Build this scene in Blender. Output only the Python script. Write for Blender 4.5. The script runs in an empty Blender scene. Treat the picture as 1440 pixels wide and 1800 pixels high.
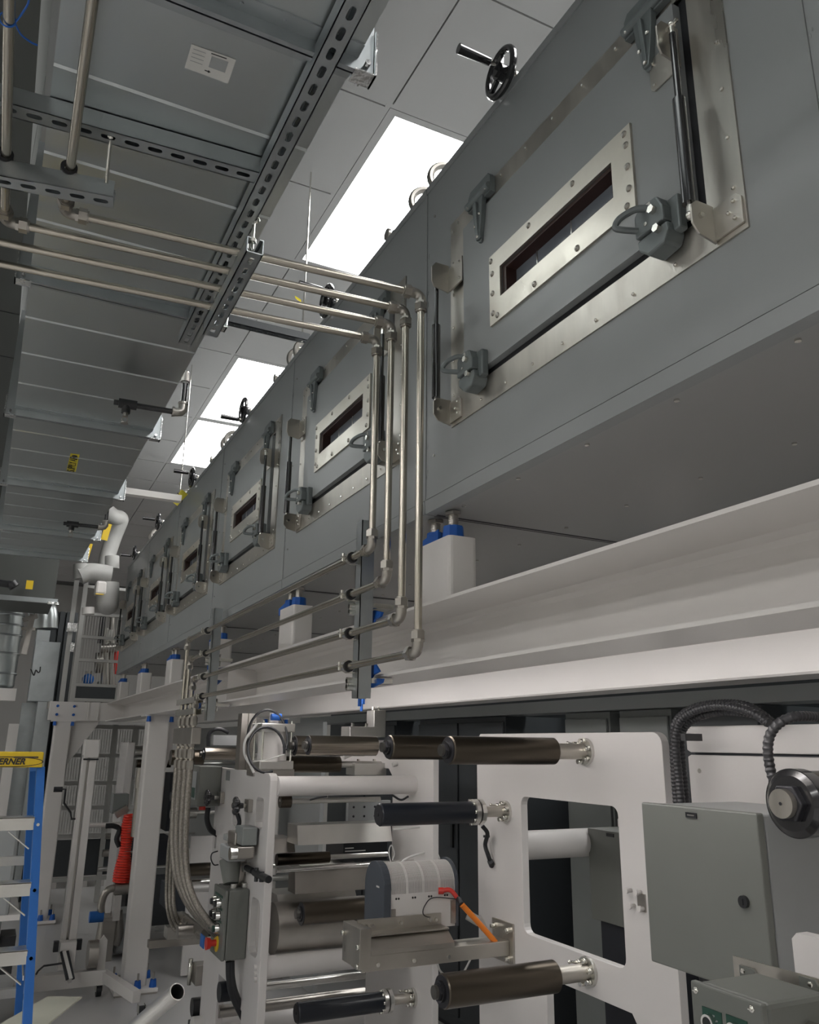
import bpy, bmesh, math, random
from mathutils import Vector, Matrix
random.seed(7)
S = bpy.context.scene
C = S.collection
# ---------------------------------------------------------------- camera
FPX = 1421.0
def _n(v): return Vector(v).normalized()
_eY = _n((-735, 400, FPX)); _eX = _n((2990, 447, FPX)); _eX = (_eX - _eX.dot(_eY)*_eY).normalized()
_eZ = _eY.cross(_eX)
if _eZ.y > 0: _eZ = -_eZ
EYE = Vector((0, 0, 1.6))
cam_d = bpy.data.cameras.new('camera'); cam = bpy.data.objects.new('camera', cam_d); C.objects.link(cam)
cam_d.sensor_fit = 'HORIZONTAL'; cam_d.sensor_width = 36; cam_d.lens = FPX/1440*36; cam_d.clip_start = 0.02
_r = Vector((_eX.x, _eY.x, _eZ.x)); _d = Vector((_eX.y, _eY.y, _eZ.y)); _f = Vector((_eX.z, _eY.z, _eZ.z))
M = Matrix((_r, -_d, -_f)).transposed().to_4x4(); M.translation = EYE
cam.matrix_world = M
S.camera = cam
# ---------------------------------------------------------------- world, exposure
W = bpy.data.worlds.new('world'); S.world = W; W.use_nodes = True
W.node_tree.nodes['Background'].inputs[0].default_value = (0.8, 0.85, 0.9, 1)
W.node_tree.nodes['Background'].inputs[1].default_value = 0.02
S.view_settings.view_transform = 'Standard'; S.view_settings.look = 'None'
S.view_settings.exposure = 0.0; S.view_settings.gamma = 1.0; S.view_settings.use_curve_mapping = False
LIGHT_W = 17.0        # radiance of the ceiling light panels (room lamps)

def P(px, py, X=None, Y=None, Z=None):
    "a measured direction cut by a real plane of the room (X, Y or Z in metres)"
    c = Vector(((px-720)/FPX, (py-900)/FPX, 1.0))
    d = Vector((_eX.dot(c), _eY.dot(c), _eZ.dot(c)))
    t = X/d.x if X is not None else (Y/d.y if Y is not None else (Z-1.6)/d.z)
    return EYE + d*t

# ---------------------------------------------------------------- materials
MAT = {}
def mat(name, col, rough=0.5, metal=0.0, noise=0.0, nscale=8.0, bump=0.0, bscale=60.0, stretch=None, spec=0.5, emit=None, coat=0.0, nrough=0.0, alpha=None, trans=0.0):
    m = bpy.data.materials.new(name); m.use_nodes = True; nt = m.node_tree; b = nt.nodes['Principled BSDF']
    b.inputs['Base Color'].default_value = (*col, 1); b.inputs['Roughness'].default_value = rough
    b.inputs['Metallic'].default_value = metal; b.inputs['Specular IOR Level'].default_value = spec
    b.inputs['Coat Weight'].default_value = coat; b.inputs['Coat Roughness'].default_value = 0.1
    if trans: b.inputs['Transmission Weight'].default_value = trans
    if emit: b.inputs['Emission Color'].default_value = (*emit[:3], 1); b.inputs['Emission Strength'].default_value = emit[3]
    if noise or bump or nrough:
        tc = nt.nodes.new('ShaderNodeTexCoord'); mp = nt.nodes.new('ShaderNodeMapping')
        nt.links.new(tc.outputs['Object'], mp.inputs[0])
        if stretch: mp.inputs['Scale'].default_value = stretch
    if noise or nrough:
        n = nt.nodes.new('ShaderNodeTexNoise'); n.inputs['Scale'].default_value = nscale; n.inputs['Detail'].default_value = 5
        nt.links.new(mp.outputs[0], n.inputs['Vector'])
    if noise:
        r = nt.nodes.new('ShaderNodeMapRange'); r.inputs[1].default_value = .3; r.inputs[2].default_value = .7
        r.inputs[3].default_value = 1-noise; r.inputs[4].default_value = 1+noise
        nt.links.new(n.outputs[0], r.inputs[0])
        mx = nt.nodes.new('ShaderNodeVectorMath'); mx.operation = 'SCALE'; mx.inputs[0].default_value = col
        nt.links.new(r.outputs[0], mx.inputs['Scale']); nt.links.new(mx.outputs[0], b.inputs['Base Color'])
    if nrough:
        r2 = nt.nodes.new('ShaderNodeMapRange'); r2.inputs[1].default_value = .3; r2.inputs[2].default_value = .7
        r2.inputs[3].default_value = max(.02, rough-nrough); r2.inputs[4].default_value = rough+nrough
        nt.links.new(n.outputs[0], r2.inputs[0]); nt.links.new(r2.outputs[0], b.inputs['Roughness'])
    if bump:
        n2 = nt.nodes.new('ShaderNodeTexNoise'); n2.inputs['Scale'].default_value = bscale; n2.inputs['Detail'].default_value = 3
        nt.links.new(mp.outputs[0], n2.inputs['Vector'])
        bu = nt.nodes.new('ShaderNodeBump'); bu.inputs['Strength'].default_value = bump; bu.inputs['Distance'].default_value = .01
        nt.links.new(n2.outputs[0], bu.inputs['Height']); nt.links.new(bu.outputs[0], b.inputs['Normal'])
    MAT[name] = m
    return m
mat('oven_paint', (.27,.285,.285), .38, 0, .04, 2.5, .02, 200, nrough=.05)
mat('oven_under', (.33,.335,.33), .42, .25, .04, 2, nrough=.06)
mat('brushed_steel', (.50,.475,.43), .36, 1, .14, 3, .03, 60, (1,6,1), nrough=.10)
mat('plate_steel', (.55,.52,.46), .40, 1, .15, 6, .02, 90, nrough=.12)
mat('pipe_steel', (.50,.465,.40), .24, 1)
mat('fitting_steel', (.40,.38,.345), .30, 1, .05, 20)
mat('galvanised', (.42,.45,.46), .38, 1, .08, 10, nrough=.05)
mat('duct_metal', (.52,.555,.555), .33, 1, .05, 1.2, .03, 1.6, nrough=.04)
mat('bright_foil', (.75,.76,.76), .2, 1, .1, 8, .5, 30)
mat('cast_grey', (.15,.17,.172), .45, .3, .1, 20)
mat('black_rubber', (.012,.013,.016), .5)
mat('black_gloss', (.012,.012,.014), .18, 0, coat=.5)
mat('black_paint', (.015,.016,.018), .4)
mat('white_paint', (.63,.61,.595), .32, 0, .02, 3, nrough=.04, coat=.15)
mat('white_frame', (.70,.675,.65), .35, 0, .02, 3, .02, 150)
mat('white_plastic', (.62,.60,.58), .4)
mat('ceiling_tile', (.44,.435,.432), .85, 0, .02, 3, .04, 120)
mat('seam_dark', (.10,.10,.10), .8)
mat('wall_white', (.62,.61,.58), .6, 0, .02, 2)
mat('floor_epoxy', (.52,.515,.51), .30, 0, .02, .8, nrough=.03, coat=.15)
mat('cabinet_grey', (.20,.215,.21), .42, 0, .04, 4)
mat('cabinet_light', (.33,.345,.345), .42, 0, .02, 4)
mat('box_olive', (.15,.157,.143), .42, 0, .03, 5)
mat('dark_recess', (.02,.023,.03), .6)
mat('dark_panel', (.055,.062,.068), .45, 0, .06, 3)
mat('blue_tape', (.01,.10,.42), .6, 0, .1, 20)
mat('blue_rail', (.015,.13,.45), .45, 0, .05, 6)
mat('yellow', (.75,.52,.02), .45)
mat('yellow_tape', (.70,.60,.03), .5)
mat('anodised', (.115,.098,.078), .30, 1)
mat('anod_light', (.36,.32,.27), .26, 1)
mat('black_roll', (.008,.011,.017), .33)
mat('roll_end', (.03,.03,.035), .4, .4)
mat('aluminium', (.66,.65,.62), .3, 1, .06, 8)
mat('chrome', (.75,.74,.72), .12, 1)
mat('zinc_bolt', (.70,.69,.64), .22, 1)
mat('mach_steel', (.42,.40,.37), .35, 1, .08, 8)
mat('glass_dark', (.20,.225,.26), .12, 0, spec=.8)
mat('fence_grey', (.45,.45,.43), .5)
mat('dark_steel', (.16,.155,.145), .35, 1)
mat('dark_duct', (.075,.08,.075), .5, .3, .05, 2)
mat('wall_far', (.34,.335,.32), .6, 0, .02, 2)
mat('window_inner', (.25,.28,.33), .3, 0)
mat('seal_brown', (.035,.015,.012), .5)
mat('orange_sleeve', (.80,.22,.02), .45)
mat('red_plastic', (.55,.03,.02), .4)
mat('red_coil', (.88,.06,.035), .35)
mat('green_label', (.012,.06,.042), .5)
mat('paper_white', (.60,.60,.57), .7)
mat('insul_white', (.40,.40,.385), .55, 0, .05, 6, .2, 12)
mat('cream_board', (.60,.60,.50), .6)
mat('braid', (.27,.25,.22), .35, 1, .3, 120, .3, 300)
mat('ink_black', (.02,.02,.02), .6)
mat('ionizer_grey', (.055,.065,.08), .45)
mat('light_panel', (.9,.9,.9), .5, emit=(1.0,.985,.97,LIGHT_W))
mat('lamp_panel', (.9,.9,.9), .5, emit=(1.0,.96,.955,17.0))
mat('wire_white', (.6,.6,.58), .5)
mat('corrugated_blue', (.02,.06,.12), .5)
mat('ribbed_black', (.03,.03,.033), .42)

# ---------------------------------------------------------------- mesh builder
class MB:
    def __init__(s): s.v = []; s.f = []; s.sm = []
    def add(s, vs, fs, smooth=False):
        o = len(s.v); s.v += [Vector(v) for v in vs]
        for f in fs: s.f.append([i+o for i in f]); s.sm.append(smooth)
        return s
    def box(s, a, b, rot=None, c=None):
        x0,y0,z0 = a; x1,y1,z1 = b
        if x0>x1: x0,x1=x1,x0
        if y0>y1: y0,y1=y1,y0
        if z0>z1: z0,z1=z1,z0
        vs = [Vector(p) for p in ((x0,y0,z0),(x1,y0,z0),(x1,y1,z0),(x0,y1,z0),(x0,y0,z1),(x1,y0,z1),(x1,y1,z1),(x0,y1,z1))]
        if rot is not None:
            c = Vector(c) if c is not None else sum(vs, Vector())/8
            vs = [c + rot @ (v-c) for v in vs]
        return s.add(vs, [(0,3,2,1),(4,5,6,7),(0,1,5,4),(1,2,6,5),(2,3,7,6),(3,0,4,7)])
    def cbox(s, c, size, rot=None):
        c = Vector(c); h = Vector(size)/2
        return s.box(c-h, c+h, rot, c)
    def bar(s, p, q, w, h=None, up=(0,0,1)):
        "rectangular bar from p to q"
        p = Vector(p); q = Vector(q); h = h or w; d = (q-p).normalized(); u = Vector(up)
        if abs(d.dot(u)) > .99: u = Vector((0,1,0))
        a = d.cross(u).normalized(); b = a.cross(d).normalized(); a *= w/2; b *= h/2
        return s.add([p-a-b,p+a-b,p+a+b,p-a+b,q-a-b,q+a-b,q+a+b,q-a+b], [(0,3,2,1),(4,5,6,7),(0,1,5,4),(1,2,6,5),(2,3,7,6),(3,0,4,7)])
    def cyl(s, p, q, r, n=20, r2=None, caps=True, phase=0):
        p = Vector(p); q = Vector(q); r2 = r if r2 is None else r2; d = (q-p).normalized()
        u = Vector((0,0,1)) if abs(d.z) < .9 else Vector((0,1,0))
        a = d.cross(u).normalized(); b = d.cross(a).normalized()
        ring = [a*math.cos(phase+2*math.pi*i/n)+b*math.sin(phase+2*math.pi*i/n) for i in range(n)]
        vs = [p+v*r for v in ring] + [q+v*r2 for v in ring]
        s.add(vs, [(i,(i+1)%n,n+(i+1)%n,n+i) for i in range(n)], n > 8)
        if caps: s.add(vs, [tuple(range(n))[::-1], tuple(range(n,2*n))])
        return s
    def ring(s, p, q, r, ri, n=24):
        "a hollow cylinder"
        p = Vector(p); q = Vector(q); d = (q-p).normalized()
        u = Vector((0,0,1)) if abs(d.z) < .9 else Vector((0,1,0))
        a = d.cross(u).normalized(); b = d.cross(a).normalized()
        rg = [a*math.cos(2*math.pi*i/n)+b*math.sin(2*math.pi*i/n) for i in range(n)]
        vs = [p+v*r for v in rg]+[q+v*r for v in rg]+[p+v*ri for v in rg]+[q+v*ri for v in rg]
        N = n; fs = []
        for i in range(n):
            j=(i+1)%n
            fs += [(i,j,N+j,N+i),(2*N+j,2*N+i,3*N+i,3*N+j),(2*N+i,2*N+j,j,i),(N+i,N+j,3*N+j,3*N+i)]
        return s.add(vs, fs, False)
    def tube(s, path, r, n=10, caps=True, closed=False):
        path = [Vector(p) for p in path]; m = len(path)
        rings = []; a = None
        for i, p in enumerate(path):
            if closed: d = (path[(i+1)%m]-path[i-1]).normalized()
            else: d = (path[min(i+1,m-1)]-path[max(i-1,0)]).normalized()
            if a is None:
                u = Vector((0,0,1)) if abs(d.z) < .9 else Vector((0,1,0)); a = d.cross(u).normalized()
            a = (a - d*a.dot(d)).normalized(); b = d.cross(a)
            rr = r[i] if isinstance(r,(list,tuple)) else r
            rings.append([p+(a*math.cos(2*math.pi*k/n)+b*math.sin(2*math.pi*k/n))*rr for k in range(n)])
        vs = [v for rg in rings for v in rg]; fs = []
        for i in range(m if closed else m-1):
            j = (i+1)%m
            for k in range(n): l=(k+1)%n; fs.append((i*n+k,i*n+l,j*n+l,j*n+k))
        s.add(vs, fs, True)
        if caps and not closed: s.add(vs, [tuple(range(n))[::-1], tuple((m-1)*n+k for k in range(n))])
        return s
    def prism(s, poly, axis, a0, a1, holes=()):
        "poly in the plane normal to axis ('x': (y,z), 'y': (x,z), 'z': (x,y)), with optional holes"
        def pt(u,v,a): return {'x':(a,u,v),'y':(u,a,v),'z':(u,v,a)}[axis]
        bm = bmesh.new(); es = []
        for loop in [poly]+list(holes):
            vs = [bm.verts.new(pt(u,v,a0)) for u,v in loop]
            for i in range(len(vs)): es.append(bm.edges.new((vs[i], vs[(i+1)%len(vs)])))
        bmesh.ops.triangle_fill(bm, use_beauty=True, use_dissolve=False, edges=es)
        ext = bmesh.ops.extrude_face_region(bm, geom=bm.faces[:])
        off = Vector(pt(0,0,a1))-Vector(pt(0,0,a0))
        bmesh.ops.translate(bm, vec=off, verts=[g for g in ext['geom'] if isinstance(g, bmesh.types.BMVert)])
        bmesh.ops.recalc_face_normals(bm, faces=bm.faces[:])
        bm.verts.index_update()
        s.add([v.co.copy() for v in bm.verts], [[v.index for v in f.verts] for f in bm.faces]); bm.free()
        return s
    def sphere(s, c, r, n=12, m=8, scale=(1,1,1)):
        c = Vector(c); vs = []; fs = []
        for i in range(m+1):
            th = math.pi*i/m
            for k in range(n): ph = 2*math.pi*k/n; vs.append(c+Vector((r*scale[0]*math.sin(th)*math.cos(ph), r*scale[1]*math.sin(th)*math.sin(ph), r*scale[2]*math.cos(th))))
        for i in range(m):
            for k in range(n): l=(k+1)%n; fs.append((i*n+k,(i+1)*n+k,(i+1)*n+l,i*n+l))
        return s.add(vs, fs, True)
    def torus(s, c, axis, R, r, n=28, m=10):
        c = Vector(c); d = Vector(axis).normalized(); u = Vector((0,0,1)) if abs(d.z)<.9 else Vector((0,1,0))
        a = d.cross(u).normalized(); b = d.cross(a).normalized()
        return s.tube([c+(a*math.cos(2*math.pi*i/n)+b*math.sin(2*math.pi*i/n))*R for i in range(n)], r, m, closed=True)
    def disc_ring_bolts(s, c, axis, R, r, h, n, phase=0):
        c = Vector(c); d = Vector(axis).normalized(); u = Vector((0,0,1)) if abs(d.z)<.9 else Vector((0,1,0))
        a = d.cross(u).normalized(); b = d.cross(a).normalized()
        for i in range(n):
            q = c+(a*math.cos(phase+2*math.pi*i/n)+b*math.sin(phase+2*math.pi*i/n))*R
            s.cyl(q, q+d*h, r, 10)
        return s
    def build(s, name, m, parent=None, origin=None, bevel=0, kind=None, label=None):
        me = bpy.data.meshes.new(name)
        o = Vector(origin) if origin is not None else (wloc(parent) if parent else Vector())
        vs = [v-o for v in s.v]
        me.from_pydata(vs, [], s.f); me.polygons.foreach_set('use_smooth', s.sm)
        bm = bmesh.new(); bm.from_mesh(me); bmesh.ops.remove_doubles(bm, verts=bm.verts[:], dist=1e-5)
        bmesh.ops.recalc_face_normals(bm, faces=bm.faces[:])
        for e in bm.edges:
            if len(e.link_faces) == 2 and e.calc_face_angle(0) > .62: e.smooth = False
        bm.to_mesh(me); bm.free()
        me.materials.append(MAT[m] if isinstance(m, str) else m)
        ob = bpy.data.objects.new(name, me); C.objects.link(ob)
        if parent: ob.parent = parent; ob.location = o - wloc(parent)
        else: ob.location = o
        if bevel:
            bv = ob.modifiers.new('bevel', 'BEVEL'); bv.width = bevel; bv.segments = 2; bv.limit_method = 'ANGLE'; bv.angle_limit = .6
        if kind: ob['kind'] = kind
        if label: ob['label'] = label
        return ob
def wloc(o):
    v = Vector()
    while o: v += Vector(o.location); o = o.parent
    return v
def tag(o, label, cat, group=None):
    o['label'] = label; o['category'] = cat
    if group: o['group'] = group
    return o
def thing(name, label, cat, loc=(0,0,0), group=None):
    o = bpy.data.objects.new(name, None); C.objects.link(o); o.location = loc; o.empty_display_size = .1
    return tag(o, label, cat, group)
def solo(name, mb, m, label, cat, group=None, origin=None, bevel=0):
    if origin is None:
        n = len(mb.v); xs=[v.x for v in mb.v]; ys=[v.y for v in mb.v]; zs=[v.z for v in mb.v]
        origin = ((min(xs)+max(xs))/2, (min(ys)+max(ys))/2, min(zs))
    return tag(mb.build(name, m, None, origin, bevel), label, cat, group)
def copy_tree(o, parent=None):
    c = o.copy(); C.objects.link(c); c.parent = parent
    for ch in list(o.children): copy_tree(ch, c)
    return c
def struct(name, mb, m, **k):
    o = mb.build(name, m, None, **k); o['kind'] = 'structure'; return o
def arc(c, r, a0, a1, plane='xz', n=10):
    c = Vector(c); out = []
    for i in range(n+1):
        t = a0+(a1-a0)*i/n; u = r*math.cos(t); v = r*math.sin(t)
        out.append(c+Vector({'xz':(u,0,v),'yz':(0,u,v),'xy':(u,v,0)}[plane]))
    return out
def bez(p0, p1, p2, p3, n=14):
    p0,p1,p2,p3 = map(Vector,(p0,p1,p2,p3))
    return [p0*(1-t)**3+p1*3*t*(1-t)**2+p2*3*t*t*(1-t)+p3*t**3 for t in [i/n for i in range(n+1)]]
def spline(pts, n=8):
    pts = [Vector(p) for p in pts]; q = [2*pts[0]-pts[1]]+pts+[2*pts[-1]-pts[-2]]; out = []
    for i in range(1, len(q)-2):
        a,b,c,d = q[i-1],q[i],q[i+1],q[i+2]
        for k in range(n):
            t=k/n; out.append(.5*((2*b)+(c-a)*t+(2*a-5*b+4*c-d)*t*t+(3*b-a-3*c+d)*t**3))
    out.append(pts[-1]); return out
def rr(u0, v0, u1, v1, r, n=4):
    "rounded rectangle loop"
    out = []
    for cx,cy,a in ((u1-r,v1-r,0),(u0+r,v1-r,90),(u0+r,v0+r,180),(u1-r,v0+r,270)):
        for i in range(n+1): t = math.radians(a+90*i/n); out.append((cx+r*math.cos(t), cy+r*math.sin(t)))
    return out
def RZ(a): return Matrix.Rotation(a,3,'Z')
def RX(a): return Matrix.Rotation(a,3,'X')
def RY(a): return Matrix.Rotation(a,3,'Y')

# ================================================================ THE SETTING
TZ = 4.15; TP = .628; TX0 = 1.125; TY0 = 2.52
fl = struct('floor', MB().box((-7.4,-4,-.1),(5.2,15,0)), 'floor_epoxy')
struct('wall_left', MB().box((-7.5,-4,0),(-7.4,15,4.3)), 'wall_white')
struct('wall_right', MB().box((5.2,-4,0),(5.3,15,4.3)), 'wall_white')
struct('wall_far', MB().box((-7.5,15,0),(5.3,15.1,4.3)), 'wall_far')
struct('wall_back', MB().box((-7.5,-4.1,0),(5.3,-4,4.3)), 'wall_white')
ceil = struct('ceiling', MB().box((-7.4,-4,TZ+.03),(5.2,15,TZ+.12)), 'seam_dark')
LX = (-11, -8, -5, 0, 3)
def is_lamp(i, j):
    if i not in LX: return False
    if i == 0: return j in (-8,-7,-4,-3,0,1,4,5,6,7)
    if i == 3: return j % 4 in (0,1) and j < 14
    if i == -11: return j in (-8,-7,-4,-3,0,1,8,9,12,13)
    return j in (-8,-7,-4,-3,0,1)
tile_me = None; n_t = 0
vis = range(-4, 3)
rest = MB(); tees = MB()
for j in range(-10, 20):
    for i in range(-14, 7):
        x0 = TX0+i*TP; y0 = TY0+j*TP
        if x0 < -7.39 or x0+TP > 5.2 or y0 < -3.99 or y0+TP > 15: continue
        if is_lamp(i, j): continue
        if i in vis and -2 <= j <= 18:
            if tile_me is None:
                m_ = MB(); a=.016; b=.010; L=TP
                m_.box((a,a,0),(L-a+.008,L-a+.008,.02))
                o = m_.build('ceiling_tile', 'ceiling_tile', ceil, (0,0,0)); tile_me = o.data
            else:
                o = bpy.data.objects.new('ceiling_tile', tile_me); C.objects.link(o); o.parent = ceil
            o.location = (x0, y0, TZ); n_t += 1
        else: rest.box((x0+.012,y0+.012,TZ),(x0+TP-.012,y0+TP-.012,TZ+.02))
rest.build('outer_ceiling_tiles', 'ceiling_tile', ceil, kind='stuff')
def same(i, j): return is_lamp(i, j-1) and is_lamp(i, j) and not (j % 4 == 0 or (j == 6 and i == 0) or (j == 6))
for i in range(-14, 8):
    x = TX0+i*TP
    if -7.38 < x < 5.18: tees.box((x-.012,-3.98,TZ+.001),(x+.010,14.98,TZ+.028))
for j in range(-10, 21):
    y = TY0+j*TP
    if not -3.98 < y < 14.98: continue
    for i in range(-14, 7):
        x0 = TX0+i*TP
        if x0 < -7.39 or x0+TP > 5.2 or same(i, j): continue
        tees.box((x0+.010,y-.012,TZ+.002),(x0+TP-.012,y+.010,TZ+.027))
tees.build('ceiling_grid', 'ceiling_tile', ceil, kind='stuff')
# lamps: recessed flat panels two tiles long
def lamp_panel(x0, y0, label, group=None):
    t = thing('ceiling_light', label, 'ceiling light', (x0+TP/2, y0+TP, TZ), group)
    L = 2*TP
    m = MB(); m.prism([(x0+.012,y0+.012),(x0+TP-.012,y0+.012),(x0+TP-.012,y0+L-.012),(x0+.012,y0+L-.012)], 'z', TZ, TZ+.03,
                      [[(x0+.05,y0+.045),(x0+TP-.05,y0+.045),(x0+TP-.05,y0+L-.03),(x0+.05,y0+L-.03)]])
    m.build('light_frame', 'ceiling_tile', t)
    MB().box((x0+.051,y0+.046,TZ+.004),(x0+TP-.051,y0+L-.031,TZ+.012)).build('light_diffuser', 'light_panel', t)
k = 0
names = {(0,0):'flat white ceiling light nearest the camera, behind the oven top edge',
         (0,4):'middle flat ceiling light, nearer one of the touching pair',
         (0,6):'farthest flat ceiling light, touching the one before it'}
for i in LX:
    for j in range(-10, 19):
        if is_lamp(i, j) and is_lamp(i, j+1) and (j % 4 == 0 or j == 6):
            x0 = TX0+i*TP; y0 = TY0+j*TP
            if y0 < -3.9 or y0+2*TP > 15: continue
            if (i, j) in names: lamp_panel(x0, y0, names[(i, j)])
            else: lamp_panel(x0, y0, 'flat rectangular ceiling light outside the picture', 'ceiling lights outside the view')

# linear lamp of the machine, on the back of the aisle-side beam
t = thing('machine_lamp', 'linear lamp fixed to the hidden back of the aisle-side beam', 'lamp', (1.21, 2.85, 1.84))
MB().prism([(1.158,1.90),(1.27,1.90),(1.285,1.885),(1.285,1.872),(1.275,1.872),(1.265,1.888),(1.158,1.888)],'y',.62,5.08).build('lamp_housing', 'aluminium', t)
MB().cyl((1.215,.64,1.862),(1.215,5.06,1.862),.013,16).build('lamp_tube', 'lamp_panel', t)
# ================================================================ THE OVEN
OX = .98; OZ0 = 2.208; OZ1 = 3.252; OX1 = 2.25; OYE = 8.24; SEAM = [-.64,.622,1.885,3.15,4.41,5.67,6.93,OYE]
DC = [1.25+1.262*i for i in range(6)]
oven = thing('drying_oven', 'long grey sheet-metal drying oven with six windowed hatches above the white steel beams', 'oven', (OX,4,OZ0))
def dpoly(c): return [(c-.445,2.45),(c+.445,2.45),(c+.445,2.985),(c-.445,2.985)]
for i in range(len(SEAM)-1):
    y0, y1 = SEAM[i]+.0015, SEAM[i+1]-.0015
    m = MB()
    hs = [[(c-.41,2.475),(c+.41,2.475),(c+.41,2.965),(c-.41,2.965)] for c in DC if y0 < c < y1]
    m.prism([(y0,OZ0+.038),(y1,OZ0+.038),(y1,OZ1-.022),(y0,OZ1-.022)], 'x', OX, OX+.05, hs)
    m.build('side_panel', 'oven_paint', oven)
    MB().box((OX+.012,y0,OZ0),(OX1,y1,OZ0+.03)).build('bottom_panel', 'oven_under', oven)
    # trim angles, folded
    MB().prism([(OX+.002,OZ0+.037),(OX-.004,OZ0+.034),(OX-.002,OZ0-.003),(OX+.03,OZ0-.003),(OX+.03,OZ0+.001),(OX+.01,OZ0+.002),(OX+.01,OZ0+.037)], 'y', y0, y1).build('bottom_trim', 'oven_paint', oven)
    MB().box((OX-.004,y0,OZ1-.024),(OX+.05,y1,OZ1)).build('top_trim', 'oven_paint', oven)
m = MB(); m.box((OX+.05,SEAM[0],OZ1-.05),(OX1,OYE,OZ1-.005)); m.box((OX1-.05,SEAM[0],OZ0+.03),(OX1,OYE,OZ1-.05))
m.box((OX+.05,OYE-.04,OZ0+.03),(OX1-.05,OYE,OZ1-.05)); m.box((OX+.05,SEAM[0],OZ0+.03),(OX1-.05,SEAM[0]+.04,OZ1-.05))
m.build('oven_casing', 'oven_paint', oven)
MB().box((OX+.30,SEAM[0]+.05,OZ0+.05),(OX+.31,OYE-.05,OZ1-.08)).build('inner_liner', 'window_inner', oven)
# black butt joints seen from below + panel joint beads
m = MB(); b = MB()
for y in SEAM[1:-1]:
    m.box((OX+.02,y-.004,OZ0-.0015),(OX1,y+.004,OZ0+.01)); m.box((OX+.02,y+.014,OZ0-.001),(OX1,y+.017,OZ0+.01))
    b.box((OX-.0025,y-.0012,OZ0+.04),(OX+.01,y+.0012,OZ1-.03)); 
    for k in range(7):
        z = random.uniform(OZ0+.06,OZ1-.08); b.sphere((OX-.0005,y-.008+random.uniform(-.002,.004),z),.003,6,4,(.4,.6,random.uniform(1,6)))
m.build('joint_gasket', 'black_rubber', oven, kind='stuff'); b.build('sealant_bead', 'oven_paint', oven, kind='stuff')
m = MB()
for i in range(len(SEAM)-1):
    y0, y1 = SEAM[i], SEAM[i+1]
    n = 5
    for k in range(n):
        y = y0+.12+k*(y1-y0-.24)/(n-1)
        m.cyl((OX+.05,y,OZ0+.002),(OX+.05,y,OZ0-.004),.0055,8); m.cyl((OX+.42,y+.05,OZ0+.002),(OX+.42,y+.05,OZ0-.004),.0055,8)
        if k%2==0: m.cyl((OX+.80,y+.03,OZ0+.002),(OX+.80,y+.03,OZ0-.004),.0055,8)
    for z in (2.36,2.72,3.12):
        m.cyl((OX+.001,y1-.05,z),(OX-.004,y1-.05,z),.004,8)
m.build('panel_screws', 'zinc_bolt', oven, kind='stuff')
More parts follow.
